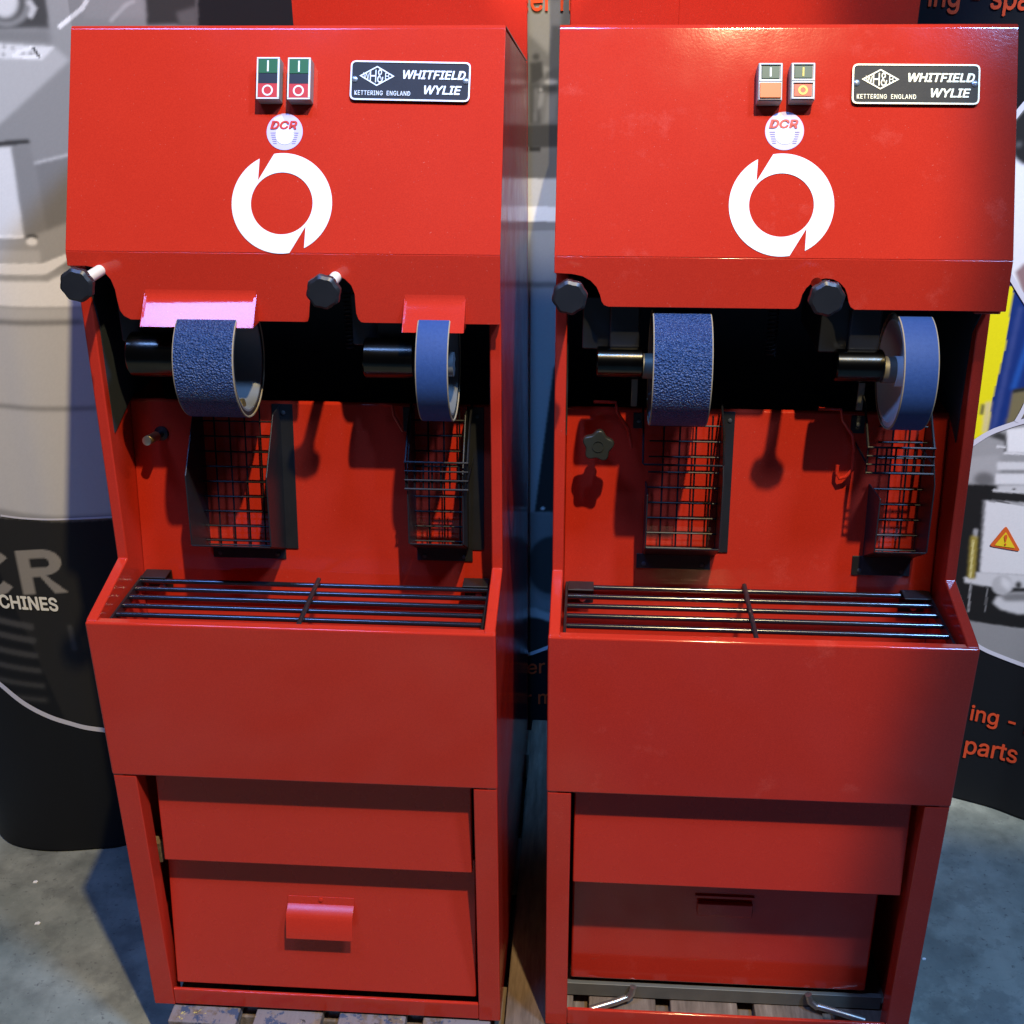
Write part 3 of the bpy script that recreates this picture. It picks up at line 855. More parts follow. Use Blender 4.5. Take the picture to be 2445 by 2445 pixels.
        ko = b.build('adjusting_knob', KNOB, root, angle=28)
        b = MB(); b.cyl(p + Vector((0, 0.024, 0)), p + Vector((0, 0.24, 0)), 0.0085)
        b.build('shaft', IVORY if first else SLEEVE, ko)

    # --- wheels, sleeves, arms
    RW, YW, ZW = 0.085, 0.155, 1.172
    rows = (((404, 547, 820), (308, 0.0335)), ((991, 1066, 860), (868, 0.030))) if first else (((1564.5, 1706, 820), (1425, 0.0225)), ((2170, 2251, 840), (2000, 0.0235)))
    for idx, ((xl, xr, yy), (slx, sr)) in enumerate(rows):
        xa = at_y(m, xl, yy, YW - RW).x; xb = at_y(m, xr, yy, YW - RW).x
        coarse = idx == 0
        c = Vector((xa, YW, ZW)); ax = Vector((1, 0, 0)); wd = xb - xa
        grit = COARSE if coarse else FINEG
        b = MB(); t = 0.0022
        prof = [(RW - 0.0030, 0.0), (RW - t * .3, 0.0), (RW, t * .5), (RW, wd - t * .5), (RW - t * .3, wd), (RW - 0.0030, wd)]
        b.lathe([(RW, 0.0004), (RW, wd - 0.0004)], c, ax, 128, cap=False)
        wheel = b.build('abrasive_belt', grit, root)
        b = MB()
        for d0, d1 in ((0.0004, -0.0012), (wd - 0.0004, wd + 0.0012)):
            b.lathe([(RW, d0), (RW - 0.0006, d1), (RW - 0.0026, d1), (RW - 0.0030, d0)], c, ax, 128, cap=False)
        b.build('belt_edge', BELTEDGE, wheel)
        pale = not first
        b = MB(); rt_ = RW - 0.0031
        b.lathe([(rt_, 0.001), (rt_, wd - 0.001), (rt_ - 0.006, wd - 0.001)], c, ax, 96, cap=False)
        b.build('rubber_tyre', DARKG, wheel)
        b = MB(); ri = rt_ - 0.006
        b.lathe([(rt_, 0.0008), (rt_ - 0.0075, 0.0002), (rt_ - 0.011, 0.004), (0.045, 0.016), (0.022, 0.018), (0.022, 0.006), (0.010, 0.006)], c, ax, 96, cap=False)
        b.lathe([(ri, wd - 0.0008), (ri - 0.003, wd - 0.001), (ri - 0.006, wd - 0.006), (ri - 0.009, 0.030), (0.030, 0.026), (0.018, 0.026), (0.018, 0.045), (0.006, 0.047)], c, ax, 96, cap=False)
        b.build('wheel_rim', RIML if (pale and not coarse) else RIM, wheel)
        if first:
            b = MB(); b.lathe([(0.008, 0), (0.008, 0.012)], c + Vector((wd - 0.022, -0.012, -0.066)), (1, 0, 0.2), 14); b.build('rim_glint_stub', BRASS, wheel)  # brass stub added for the shiny spot inside the rim
        # drive sleeve to the left of the wheel
        xs = at_y(m, slx, 850, 0.14).x
        b = MB(); gap = 0.012
        b.lathe([(sr - 0.002, 0), (sr, 0.002), (sr, xa - gap - xs - 0.002), (sr - 0.002, xa - gap - xs)], (xs, YW, ZW + 0.008), ax, 40)
        sl = b.build('drive_sleeve', SLEEVE, root)
        b = MB(); b.cyl((xa - gap, YW, ZW + 0.002), (xa + 0.018, YW, ZW + 0.002), sr * 0.82, 28); b.build('spacer_ring', DULLZ, sl)
        b = MB(); b.box(xs + 0.018, xa - gap - 0.006, YW + 0.008, YW + 0.10, ZW + 0.008 + sr * 0.72, ZW + 0.145)
        b.box(xs - 0.022, xs + 0.03, YW + 0.02, 0.34, ZW + 0.02, ZW + 0.10)
        b.build('motor_arm', BLACKM, sl, 0.003)
        if not first:
            b = MB(); b.box(xs + 0.055, xs + 0.065, 0.225, 0.230, 1.085, 1.13); b.build('belt_tongue', DULLZ, sl, 0.001)
    # coil spring behind the middle knob
    sp = at_y(m, *((836, 777) if first else (1844, 790)), 0.2)
    path = []
    for k in range(14 * 12 + 1):
        a = 2 * math.pi * k / 12; path.append(Vector((sp.x + math.cos(a) * 0.007, sp.y + math.sin(a) * 0.007, 1.178 + k * 0.09 / 168)))
    b = MB(); b.tube(path, 0.0014, 6); b.build('coil_spring', WIRE, root)

    # --- guard lips pressed out of the hood (left machine only)
    if first:
        for q in (((347, 706), (612, 711)), ((967, 720), (1110, 721))):
            a = lpx(*q[0]); c_ = lpx(*q[1]); wdt = c_[0] - a[0]
            bt = (a[1] + c_[1]) / 2; h_, p_ = 0.0375, 0.034
            b = MB(); i = 0
            # outer sheet: small bend, slope, then bottom edge; closed with sides
            sec = [(0.0, -0.010), (0.0006, -0.006), (0.0022, -0.0015), (0.0052, 0.0035), (0.0096, 0.0090), (0.0150, 0.0155), (0.0205, 0.0220), (0.0265, 0.0292), (p_, h_), (p_ - 0.0022, h_ + 0.001), (0.0185, 0.0225), (0.0075, 0.0100), (0.0, 0.002)]
            fr = Frame(LIP(a[0], bt, 0), LIP.n, LIP.v, (1, 0, 0))
            b.prism(sec, 0, wdt, fr)
            for e0 in (0.0, wdt - 0.002):
                b.prism([(0.0, -0.004), (p_ - 0.001, h_), (0.0, h_ - 0.001)], e0 - 0.001, e0 + 0.003, fr)
            b.build('guard_lip', red, hood, angle=50)

    # --- switches
    if first:
        boxes = [((614, 137), (669, 137), (614, 237)), ((688, 138), (743, 137), (687, 238))]
    else:
        boxes = [((1811, 149.5), (1870, 149.5), (1809, 241)), ((1889, 149), (1948, 148), (1887, 239))]
    for k, (tl, tr, bl) in enumerate(boxes):
        dep = 0.021
        pl = FACE.o + FACE.n * dep
        def fq(p): 
            q = FACE.inv(loc(m, p[0], p[1], pl, FACE.n)); return q[0], q[1]
        (ax_, at_), (bx_, _), (_, ab_) = fq(tl), fq(tr), fq(bl)
        w_, h_ = bx_ - ax_, at_ - ab_
        b = MB(); b.box(ax_, bx_, ab_, at_, 0.0002, dep, FACE)
        box = b.build('switch_box', BOXG if first else BOXC, root, 0.0016)
        f2 = Frame(FACE(ax_, ab_, dep), FACE.u, FACE.v, FACE.n)
        e = w_ * 0.075
        if first:
            b = MB()
            for (u0, u1, v0, v1) in ((0.0, w_, 0.0, e), (0.0, w_, h_ - e, h_), (0.0, e, e, h_ - e), (w_ - e * 1.25, w_, e, h_ - e)):
                b.box(u0 + .0003, u1 - .0003, v0 + .0003, v1 - .0003, 0.0003, 0.0016, f2)
            b.build('switch_frame', BOXW, box)
            y1_, y2_ = h_ * 0.375, h_ * 0.62
            for (v0, v1, mt, hh, nm) in ((e, y1_, BRED, 0.0012, 'stop_button'), (y1_, y2_, BBLACK, 0.0006, 'button_gap'), (y2_, h_ - e, BGREEN, 0.0012, 'start_button')):
                b = MB(); b.box(e, w_ - e * 1.25, v0, v1, -0.001, hh, f2); bt = b.build(nm, mt, box, 0.0004)
                cx, cy = (w_ - e * .25) / 2, (v0 + v1) / 2
                if nm == 'start_button':
                    q = MB(); q.box(cx - 0.0012, cx + 0.0012, cy - 0.0078, cy + 0.0078, hh, hh + 0.0004, f2); q.build('on_mark', BOXW, bt)
                if nm == 'stop_button':
                    q = MB(); ring(q, f2, cx, cy, 0.0078, 0.0055, hh, hh + 0.0004); q.build('off_mark', BOXW, bt)
        else:
            half = h_ * 0.5
            for (v0, v1, nm) in ((e * .6, half - e * .3, 'stop_button'), (half + e * .3, h_ - e * .6, 'start_button')):
                stop = nm == 'stop_button'
                flat = stop and k == 0
                b = MB(); e2 = e * 1.1
                for (u0, u1, s0, s1) in ((e * .6, w_ - e * .6, v0, v0 + e2 * .6), (e * .6, w_ - e * .6, v1 - e2 * .6, v1), (e * .6, e * .6 + e2 * .6, v0 + e2 * .6, v1 - e2 * .6), (w_ - e * .6 - e2 * .6, w_ - e * .6, v0 + e2 * .6, v1 - e2 * .6)):
                    b.box(u0, u1, s0, s1, 0.0002, 0.0022, f2)
                b.build('switch_frame', BOXW, box)
                g = e * 1.9 if not flat else e * .9
                b = MB(); b.box(g, w_ - g, v0 + g * .7, v1 - g * .7, -0.001, 0.0045 if flat else 0.0012, f2)
                bt = b.build(nm, BORANGE if flat else (BORED if stop else BDGREEN), box, 0.0006)
                cx, cy = w_ / 2, (v0 + v1) / 2
                if not stop:
                    q = MB(); q.box(cx - 0.0012, cx + 0.0012, cy - 0.0062, cy + 0.0062, 0.0012, 0.0017, f2); q.build('on_mark', CREAM if k == 0 else YELM, bt)
                elif not flat:
                    q = MB(); ring(q, f2, cx, cy, 0.0066, 0.0036, 0.0012, 0.0017); q.build('off_mark', YELM, bt)
    # --- nameplate
    if first:
        tl, tr, bl, br = fpx(1, 839, 147), fpx(1, 1125, 152), fpx(1, 837, 241), fpx(1, 1122, 246)
    else:
        tl, tr, bl, br = fpx(2, 2034, 155), fpx(2, 2338, 157), fpx(2, 2032, 251), fpx(2, 2336, 252)
    xa, xb = (tl[0] + bl[0]) / 2, (tr[0] + br[0]) / 2
    ya, yb = (bl[1] + br[1]) / 2, (tl[1] + tr[1]) / 2
    tilt = (tr[1] - tl[1]) / (tr[0] - tl[0])
    ct = Vector((1, tilt)).normalized()
    NP = Frame(FACE((xa + xb) / 2, (ya + yb) / 2, 0.0003), FACE.u * ct.x + FACE.v * ct.y, FACE.v * ct.x - FACE.u * ct.y, FACE.n)
    pw, ph = xb - xa, yb - ya
    pm, lm = (PLATE1, LET1) if first else (PLATE2, LET2)
    b = MB(); b.prism(rounded([(-pw / 2, -ph / 2), (pw / 2, -ph / 2), (pw / 2, ph / 2), (-pw / 2, ph / 2)], 0.008, 5), 0, 0.0035, NP)
    plate = b.build('nameplate', pm, root, 0.0006)
    b = MB(); o_ = rounded([(-pw / 2, -ph / 2), (pw / 2, -ph / 2), (pw / 2, ph / 2), (-pw / 2, ph / 2)], 0.008, 5)
    i_ = rounded([(-pw / 2 + .0022, -ph / 2 + .0022), (pw / 2 - .0022, -ph / 2 + .0022), (pw / 2 - .0022, ph / 2 - .0022), (-pw / 2 + .0022, ph / 2 - .0022)], 0.006, 5)
    band(b, NP, o_, i_, 0.0033, 0.0046); b.build('plate_border', lm, plate)
    X = lambda f: -pw / 2 + f * pw
    Y = lambda f: ph / 2 - f * ph
    # fractions measured on the plate, from its left and top edges
    text('WHITFIELD', NP, ph * 0.205, lm, plate, center=(X(.700), Y(.335)), width=pw * .515, bold=0.05, shear=0.22, h=0.0042)
    text('WYLIE', NP, ph * 0.205, lm, plate, center=(X(.775), Y(.715)), width=pw * .305, bold=0.05, shear=0.22, h=0.0042)
    text('KETTERING  ENGLAND', NP, ph * 0.115, lm, plate, center=(X(.272), Y(.815)), width=pw * .465, bold=0.02, h=0.0042, space=1.1)
    dc = (X(.222), Y(.385)); dw, dh = pw * 0.148, ph * 0.255
    b = MB(); dia = [(dc[0] - dw, dc[1]), (dc[0], dc[1] - dh), (dc[0] + dw, dc[1]), (dc[0], dc[1] + dh)]
    k_ = 0.86
    band(b, NP, dia, [(dc[0] + (p[0] - dc[0]) * k_, dc[1] + (p[1] - dc[1]) * k_) for p in dia], 0.0034, 0.0044); b.build('diamond_emblem', lm, plate)
    for ch, fx, hh in (('W', -.60, .17), ('H', -.22, .32), ('&', .20, .34), ('B', .58, .17)):
        text(ch, NP, ph * hh, lm, plate, name='emblem_letter', center=(dc[0] + fx * dw, dc[1]), width=dw * (.36 if ch != 'B' else .24), bold=0.0, h=0.0042)
    for fx, fy in ((.035, .475), (.962, .475)):
        b = MB(); p = NP(X(fx), Y(fy), 0.0033); b.lathe([(0.0046, 0), (0.0044, 0.0012), (0.0030, 0.0023), (0.0008, 0.0027)], p, FACE.n, 20)
        sc = b.build('plate_screw', SCREW, plate)
        q = MB(); fs = Frame(p, FACE.u, FACE.v, FACE.n); q.box(-0.0030, 0.0030, -0.0005, 0.0005, 0.0022, 0.0029, fs); q.box(-0.0005, 0.0005, -0.0030, 0.0030, 0.0022, 0.00292, fs)
        q.build('screw_slot', DSCREW, sc)
    # --- round sticker
    sc_ = fpx(m, 680, 315) if first else fpx(m, 1873, 313)
    rr = 0.0262 if first else 0.0268
    ST = Frame(FACE(sc_[0], sc_[1], 0), FACE.u, FACE.v, FACE.n)
    b = MB(); disc(b, ST, 0, 0, rr, 0.0002, 0.0007); st = b.build('round_sticker', STICK, root)
    b = MB(); b.prism([(-rr * .62, rr * .70), (-rr * .20, rr * .93), (rr * .10, rr * .35), (-rr * .05, -rr * .2), (-rr * .35, rr * .1)], 0.0007, 0.0009, ST); b.build('painted_foil_gleam', STICKB, st)  # gleam on the foil, painted as a flat pale patch
    b = MB(); disc(b, ST, rr * .02, -rr * .18, rr * .52, 0.0009, 0.0012); b.build('sticker_centre', STICKC, st)
    text('DCR', ST, rr * .42, REDTXT, st, center=(-rr * .05, rr * .36), width=rr * 1.45, bold=0.06, shear=0.2, h=0.0016)
    for k in range(6):
        for side in (-1, 1):
            b = MB(); wl_ = rr * (0.30 - 0.02 * k); y_ = -rr * (.06 + .115 * k)
            xx = side * rr * (.62 - .02 * k); b.box(xx - wl_ / 2, xx + wl_ / 2, y_ - rr * .016, y_ + rr * .016, 0.0012, 0.0014, ST); b.build('fine_print', FINE, st)
    # --- white ring emblem
    if first: ce, rt1, rb1 = fpx(1, 673, 486), fpx(1, 793, 486), fpx(1, 673, 606)
    else: ce, rt1, rb1 = fpx(2, 1865.5, 490), fpx(2, 1991.5, 490), fpx(2, 1865, 613)
    ra, rb_ = rt1[0] - ce[0], ce[1] - rb1[1]
    RG = Frame(FACE(ce[0], ce[1], 0), FACE.u, FACE.v, FACE.n)
    A, V, B_ = (-0.462, 0.880), (-0.486, 0.452), (-0.176, 0.984)
    angA, angB = math.atan2(A[1], A[0]), math.atan2(B_[1], B_[0])
    outer = []
    # counter-clockwise outline with two nicks
    def arcpts(a0, a1, r, n): return [(math.cos(a0 + (a1 - a0) * k / n) * r, math.sin(a0 + (a1 - a0) * k / n) * r) for k in range(n + 1)]
    nicks = [(A, V, B_), tuple((-p[0], -p[1]) for p in (A, V, B_))]
    seg1 = arcpts(angA, angB + math.pi, 1.0, 40)          # from A the long way down the left to -B
    seg2 = [(-p[0], -p[1]) for p in seg1]
    outline = seg1 + [nicks[1][1]] + seg2 + [V]
    outline = [(p[0] * ra, p[1] * rb_) for p in outline]
    b = MB(); ringhole(b, RG, outline, 0.617 * ra, 0.617 * rb_, 0.0003, 0.0009)
    b.build('ring_emblem', WHITEV, root, smooth=False)

    # --- chutes
    chutes(m, root, red)
    # --- grille of bars
    ya_, yb2 = (0.030, 0.170) if first else (0.034, 0.190)
    zg = 0.782; nb = 6
    g = bpy.data.objects.new('bar_grille', None)
    b = MB(); xl_, xr_ = (-0.290, 0.289)
    b.box(xl_ - 0.004, xl_, ya_ - 0.012, yb2 + 0.010, zg - 0.013, zg + 0.005)
    g = b.build('bar_grille', BLACKM, root, 0.0008)
    b = MB(); b.box(xr_, xr_ + 0.004, ya_ - 0.012, yb2 + 0.010, zg - 0.013, zg + 0.005); b.build('end_strip', BLACKM, g, 0.0008)
    for k in range(nb):
        y_ = ya_ + (yb2 - ya_) * k / (nb - 1)
        b = MB(); b.cyl((xl_ + 0.0005, y_, zg), (xr_ - 0.0005, y_, zg), 0.0044, 12); b.build('bar', BARM, g)
    xm = at_y(m, 734 if first else 1783, 1455, (ya_ + yb2) / 2).x
    xm = loc(m, 734, 1455, (0, 0, zg), (0, 0, 1)).x if first else loc(m, 1787, 1455, (0, 0, zg), (0, 0, 1)).x
    b = MB(); b.cyl((xm, ya_ - 0.010, zg + 0.0072), (xm, yb2 + 0.008, zg + 0.0072), 0.0038, 10); b.build('cross_bar', BLACKM, g)
    for sgn in (-1, 1):
        xe = xl_ if sgn < 0 else xr_ - 0.042
        b = MB(); yw = wy(zg)
        b.box(xe, xe + 0.042, yw - 0.006, yw - 0.0015, zg - 0.052, zg + 0.006); b.box(xe, xe + 0.042, yw - 0.035, yw - 0.006, zg + 0.0052, zg + 0.0082)
        br = b.build('grille_bracket', BLACKM, g, 0.0012)
        b = MB(); b.lathe([(0.0058, 0), (0.0050, 0.003), (0.002, 0.004)], (xe + 0.024, yw - 0.006, zg - 0.024), (0, -1, 0), 16); b.build('bracket_screw', SCREW, br)

    # --- lower part
    def slab(name, pts_yz, xa, xb, th, bev=0.0025):
        (ya0, za0), (ya1, za1) = pts_yz                      # top, bottom
        v = Vector((0, ya1 - ya0, za1 - za0)); L = v.length
        fr = Frame((0, ya0, za0), (1, 0, 0), v, (0, v.z / L, -v.y / L))
        fr.n = Vector((0, v.z, -v.y)).normalized()
        if fr.n.y > 0: fr.n = -fr.n
        b = MB(); b.box(xa, xb, 0, L, -th, 0, fr); return b.build(name, REDB if name != 'bin' else red, root, bev), fr, L
    if first:
        slab('hinged_flap', ((0.042, 0.560), (0.018, 0.3215)), -0.2605, 0.2690, 0.014)
        dr, fr, L = slab('drawer', ((0.055, 0.320), (0.008, 0.0475)), -0.2700, 0.2715, 0.016)
        q = [fr.inv(loc(1, *p, fr.o, fr.n)) for p in ((688, 2150), (846, 2160), (690, 2160))]
        x0_, x1_, t0 = q[0][0], q[1][0], (q[0][1] + q[1][1]) / 2
        sec = [(0.0, -0.012), (0.0012, -0.012), (0.0025, 0.002), (0.0170, 0.0125), (0.0215, 0.0220), (0.0250, 0.058), (0.0230, 0.0595), (0.0195, 0.0240), (0.0150, 0.0155), (0.0, 0.005)]
        b = MB(); b.prism(sec, x0_, x1_, Frame(fr.o + fr.v * t0, fr.n, fr.v, (1, 0, 0)))
        b.build('drawer_pull', REDB, dr, 0.0008)
        b = MB(); p = fr((x0_ + x1_) / 2, t0 - 0.006, 0.0015); b.lathe([(0.0045, 0), (0.0035, 0.002), (0.001, 0.003)], p, fr.n, 14); b.build('pull_screw', red, dr)
        b = MB(); p = at_y(1, 371, 2028, 0.045); b.box(p.x - 0.007, p.x + 0.012, 0.040, 0.06, p.z - 0.025, p.z + 0.018); b.build('wooden_wedge', WOOD, root, 0.002)
    else:
        slab('hinged_flap', ((0.038, 0.560), (0.012, 0.318)), -0.2712, 0.2672, 0.014)
        bn, fr, L = slab('bin', ((0.086, 0.360), (0.070, 0.041)), -0.2715, 0.2545, 0.016, 0.004)
        a = [fr.inv(loc(2, *p, fr.o, fr.n)) for p in ((1660, 2134), (1801, 2145), (1665, 2178))]
        b = MB(); b.box(a[0][0], a[1][0], a[0][1], a[0][1] + 0.006, 0.0, 0.004, fr); b.build('finger_slot_rim', red, bn, 0.001)
        b = MB(); b.box(a[0][0] + 0.004, a[1][0] - 0.002, a[0][1] + 0.012, a[2][1], 0.0, 0.010, fr); b.build('finger_grip', red, bn, 0.003)
        # zinc runner behind, and two bent rods
        b = MB(); b.box(-0.285, 0.285, 0.068, 0.078, 0.001, 0.030); b.build('metal_runner', DULLZ, root, 0.001)
        for pts in (((1409, 2410), (1470, 2392), (1497, 2384), (1508, 2372), (1512, 2356)), ((2065, 2436), (1985, 2412), (1950, 2404), (1934, 2392), (1930, 2374))):
            ys = (0.030, 0.046, 0.056, 0.060, 0.062); path = [at_y(2, *p, y_) for p, y_ in zip(pts, ys)]
            dense = [path[0].lerp(path[1], t) for t in (0, .5)] + [path[1]] + [path[2] * .5 + (path[1] + path[3]) * .25, ] + [path[2]] + path[3:]
            b = MB(); b.tube(dense, 0.0062, 12); b.build('bent_rod', ZINC, root)
    return root

def ring(b, fr, cx, cy, r1, r0, h0, h1, n=28):
    o = [(cx + math.cos(2 * math.pi * k / n) * r1, cy + math.sin(2 * math.pi * k / n) * r1) for k in range(n)]
    i = [(cx + math.cos(2 * math.pi * k / n) * r0, cy + math.sin(2 * math.pi * k / n) * r0) for k in range(n)]
    band(b, fr, o, i, h0, h1)
def disc(b, fr, cx, cy, r, h0, h1, n=48):
    b.prism([(cx + math.cos(2 * math.pi * k / n) * r, cy + math.sin(2 * math.pi * k / n) * r) for k in range(n)], h0, h1, fr)
def band(b, fr, o, i, h0, h1):
    n = len(o); s = len(b.v)
    for h in (h0, h1):
        for p in o: b.v.append(fr(p[0], p[1], h))
        for p in i: b.v.append(fr(p[0], p[1], h))
    for k in range(n):
        j = (k + 1) % n
        b.face([s + 2 * n + k, s + 2 * n + j, s + 3 * n + j, s + 3 * n + k])      # top
        b.face([s + k, s + 2 * n + k, s + 2 * n + j, s + j]); b.face([s + n + k, s + n + j, s + 3 * n + j, s + 3 * n + k])
        b.face([s + k, s + j, s + n + j, s + n + k])
def ringhole(b, fr, outline, ra, rb, h0, h1, n=72):
    """a flat sticker: outline with an elliptical hole, and its cut edges"""
    from mathutils.geometry import tessellate_polygon
    inner = [(math.cos(2 * math.pi * k / n) * ra, math.sin(2 * math.pi * k / n) * rb) for k in range(n)]
    loops = [[Vector((p[0], p[1], 0)) for p in lp] for lp in (outline, inner)]
    s0 = len(b.v)
    for lp in loops:
        for p in lp: b.v.append(fr(p.x, p.y, h1))
    for t in tessellate_polygon(loops): b.face([s0 + q for q in t])
    s1 = len(b.v)
    for lp in loops:
        for p in lp: b.v.append(fr(p.x, p.y, h0))
    o = 0
    for lp in loops:
        m_ = len(lp)
        for k in range(m_):
            j = (k + 1) % m_; b.face([s0 + o + k, s0 + o + j, s1 + o + j, s1 + o + k])
        o += m_

def chutes(m, root, red):
    if m == 1:
        spec = [dict(x0=505, x1=682, top=965, bot=1304, flR=(657, 706, 964, 1308), flL=None, foot=(511, 684, 1309, 1331), d=0.100, sL=0, pit=0.0250),
                dict(x0=996, x1=1117, top=968, bot=1306, flR=(1119, 1156, 972, 1312), flL=(963, 991, 972, 1030), foot=(997, 1129, 1318, 1338), d=0.085, sL=0, pit=0.0250)]
    else:
        spec = [dict(x0=1537, x1=1704, top=985, bot=1322, flR=(1716, 1746, 982, 1318), flL=(1512, 1538, 985, 1022), foot=(1519, 1695, 1335, 1357), d=0.070, sL=1, pit=0.0250),
                dict(x0=2062, x1=2178, top=990, bot=1328, flR=None, flL=(2031, 2064, 992, 1034), foot=(2032, 2171, 1350, 1373), d=0.078, sL=1, pit=0.0250)]
    for s in spec:
        ymid = (s['top'] + s['bot']) / 2
        xa, vb = wpx(m, s['x0'], s['bot']); xb, _ = wpx(m, s['x1'], s['bot']); _, vt = wpx(m, (s['x0'] + s['x1']) / 2, s['top'])
        d = s['d']; th = 0.0022
        NV = Frame(WALL.o, WALL.v, WALL.n, WALL.u)              # a = up the wall, b = out of the wall
        # frame: two side fins, bottom lip
        b = MB(); H = vt - vb
        fin = [(vb, 0.001), (vb + 0.030, d * .92), (vb + H * .60, d), (vb + H * .97, d * .45), (vt, 0.001)]
        finL = fin if not s['sL'] else [(vb, 0.001), (vb + 0.028, d * .9), (vb + H * .50, d), (vb + H * .52, 0.001)]
        b.prism(finL, xa - th, xa, NV)
        fn = b.build('dust_chute', BLACKM, root, 0.0006)
        b = MB(); b.prism(fin, xb, xb + th, NV); b.build('side_fin', BLACKM, fn, 0.0006)
        LW = Frame(WALL(0, vb, 0.001), WALL.u, (WALL.n * d * .92 + WALL.v * 0.030), WALL.v)
        b = MB(); b.box(xa, xb, 0, math.hypot(d * .92, 0.030), -0.0015, 0.0007, LW); b.build('chute_floor', BLACKM, fn, 0.0005)
        def flange(q, name):
            a = wpx(m, q[0], (q[2] + q[3]) / 2); c = wpx(m, q[1], (q[2] + q[3]) / 2)
            t = wpx(m, (q[0] + q[1]) / 2, q[2])[1] if name != 'foot_flange' else vb + 0.001; e = wpx(m, (q[0] + q[1]) / 2, q[3])[1]
            b = MB(); b.box(a[0], c[0], e, t, 0.0008, 0.0034, WALL); return b.build(name, BLACKM, fn, 0.0008), a[0], c[0], e, t
        def screw(par, a, v):
            b = MB(); b.lathe([(0.0036, 0), (0.0030, 0.0016), (0.001, 0.0022)], WALL(a, v, 0.0034), WALL.n, 14); b.build('flange_screw', DSCREW, par)
        f, a0, a1, e, t = flange(s['foot'], 'foot_flange'); screw(f, a0 + 0.012, e + 0.008); screw(f, a1 - 0.014, e + 0.008)
        if s['flR']:
            f, a0, a1, e, t = flange(s['flR'], 'side_flange'); screw(f, (a0 + a1) / 2 + 0.002, t - 0.014)
        if s['flL']:
            f, a0, a1, e, t = flange(s['flL'], 'side_flange'); screw(f, (a0 + a1) / 2, (e + t) / 2)
        # welded wire mesh in front of the opening
        b = MB(); off = 0.020; pit = s['pit']; k = 0; r = 0.0015
        x = xa + pit * 0.95
        while x < xb - 0.006:
            b.tube([WALL(x, vb + 0.008, off), WALL(x, vt, off)], r, 6); x += pit
        v = vb + 0.018
        while v < vt:
            b.tube([WALL(xa + 0.001, v, off + 2 * r), WALL(xb - 0.001, v, off + 2 * r)], r, 6); v += pit
        b.tube([WALL(xa + 0.003, vb + 0.010, off + 0.001), WALL(xb - 0.003, vb + 0.010, off + 0.001)], r, 6)
        b.build('wire_mesh', WIRE, fn)['kind'] = 'stuff'
    # basket wires sticking out below the wheels
    if m == 1:
        off = 0.085
        A = wpx(1, 968, 1102, off); B = wpx(1, 1116, 1103, off); C_ = wpx(1, 968, 1166, off)
        basket(root, A, B, C_, off, 7, 3, 0.085)
    else:
        off = 0.080
        A = wpx(2, 1535, 1109, off); B = wpx(2, 1728, 1114, off)
        b = MB(); r = 0.0017
        b.tube([WALL(A[0], A[1] + 0.09, 0.004), WALL(A[0], A[1] + 0.045, off * .8), WALL(A[0], A[1] + 0.002, off), WALL(A[0] + 0.002, A[1], off), WALL(B[0] - 0.002, A[1], off), WALL(B[0], A[1] + 0.002, off), WALL(B[0], A[1] + 0.045, off * .8), WALL(B[0], A[1] + 0.09, 0.004)], r, 8)
        b.build('wire_loop', WIRE, root)
        off = 0.090
        A = wpx(2, 2073, 1067, off); B = wpx(2, 2231, 1070, off); C_ = wpx(2, 2076, 1128, off)
        basket(root, A, B, C_, off, 7, 3, 0.09)

def basket(root, A, B, C_, off, nx, nz, dep):
    b = MB(); r = 0.0015; h = A[1] - C_[1]; w_ = B[0] - A[0]
    for k in range(nx + 1):
        x = A[0] + w_ * k / nx
        b.tube([WALL(x, A[1], off), WALL(x, A[1] - h, off)], r, 6)
    for k in range(nz + 1):
        v = A[1] - h * k / nz
        b.tube([WALL(A[0] - r, v, off + 2 * r), WALL(B[0] + r, v, off + 2 * r)], r * (1.25 if k in (0, nz) else 1), 6)
    for x in (A[0], B[0]):
        b.tube([WALL(x, A[1], off), WALL(x, A[1] + 0.055, off * 0.55), WALL(x, A[1] + 0.085, 0.003)], r * 1.4, 6)
        b.tube([WALL(x, A[1] - h * .66, off), WALL(x, A[1] - h * .3, 0.003)], r * 1.2, 6)
    o = b.build('wire_basket', WIRE, root); o['kind'] = 'stuff'; return o

m1 = machine(1)
m2 = machine(2)

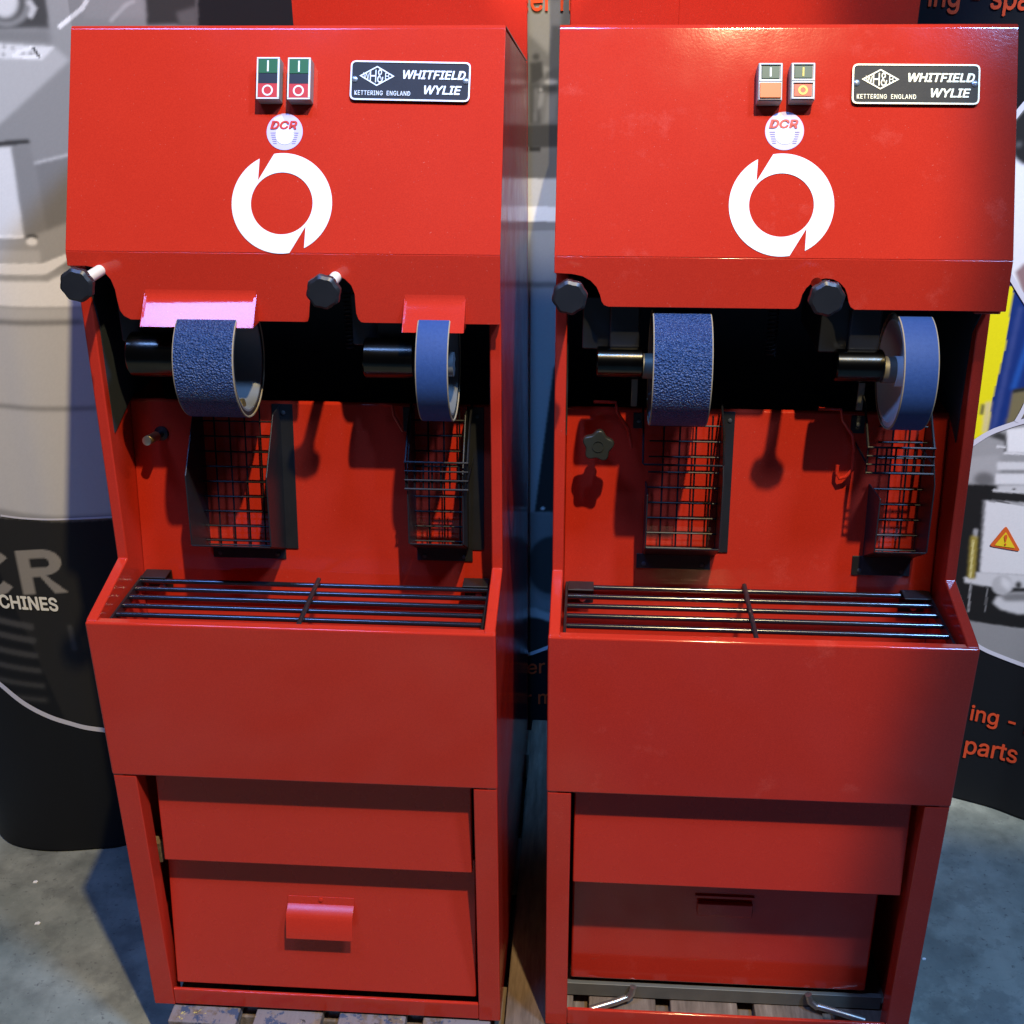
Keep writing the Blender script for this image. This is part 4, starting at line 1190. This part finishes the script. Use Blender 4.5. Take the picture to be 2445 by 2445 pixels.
# extras inside the bays
p = wpx(1, 387, 1034)
tip = loc(1, 352, 1052, WALL.o + WALL.n * 0.05, WALL.n)
base = WALL(p[0], p[1], 0.0)
b = MB(); b.lathe([(0.012, 0), (0.012, 0.004), (0.006, 0.006), (0.006, 0.02)], base, tip - base, 18); st = b.build('threaded_stub', BLACKM, m1)
d_ = (tip - base).normalized(); L_ = (tip - base).length
b = MB(); b.lathe([(0.0070, 0), (0.0078, 0.001), (0.0078, L_ - 0.021), (0.0070, L_ - 0.020)], base + d_ * 0.020, d_, 20); b.build('brass_tip', BRASS, st)
b = MB(); b.lathe([(0.0078, 0), (0.0074, 0.003), (0.005, 0.0036)], tip, d_, 20); b.build('tip_face', ZINC, st)

# five-lobed star knob
kp = loc(2, 1428, 1066, WALL.o + WALL.n * 0.075, WALL.n); kb = WALL(*WALL.inv(kp)[:2], 0.0)
SK = Frame(kp, WALL.u, WALL.v, WALL.n)
b = MB(); n = 60
pts = []
for k in range(n):
    a = 2 * math.pi * k / n + math.pi / 2 - 0.12
    r = 0.0222 * (1 + 0.13 * math.cos(5 * (a - math.pi / 2 + 0.12)))
    pts.append((math.cos(a) * r, math.sin(a) * r))
b.prism(pts, -0.016, 0.0, SK); sk = b.build('star_knob', STARK, m2, 0.003, 3)
b = MB(); ring(b, SK, 0, 0, 0.0090, 0.0078, 0.0, 0.0012); b.build('knob_cap', STARK, sk)
b = MB(); b.cyl(WALL(*WALL.inv(kp)[:2], 0.001), kp - WALL.n * 0.015, 0.0055, 16); b.lathe([(0.010, 0), (0.009, 0.012)], WALL(*WALL.inv(kp)[:2], 0.045), WALL.n, 16); b.build('knob_stem', BLACKM, sk)

# red bent brackets on the right machine's bay wall
for pts, zz in ((((1418, 959), (1470, 961), (1474, 985), (1500, 1025), (1508, 1070)), 0), (((1955, 976), (2008, 978), (2012, 1003), (2036, 1040), (2040, 1080)), 1)):
    path = [WALL(*wpx(2, *q, 0.02), 0.02) for q in pts]
    b = MB(); b.tube(path, 0.0028, 8); b.build('bent_bracket', RED[2], m2)
path = [WALL(*wpx(1, *q, 0.02), 0.02) for q in ((905, 966), (936, 968), (940, 992), (962, 1030))]
b = MB(); b.tube(path, 0.0026, 8); b.build('bent_bracket', RED[1], m1)
path = [WALL(*wpx(2, *q, 0.015), 0.015) for q in ((2040, 1072), (2036, 1120), (2020, 1138), (2004, 1142), (1998, 1130), (2000, 1110))]
b = MB(); b.tube(path, 0.0030, 8); b.build('hook', RED[2], m2)
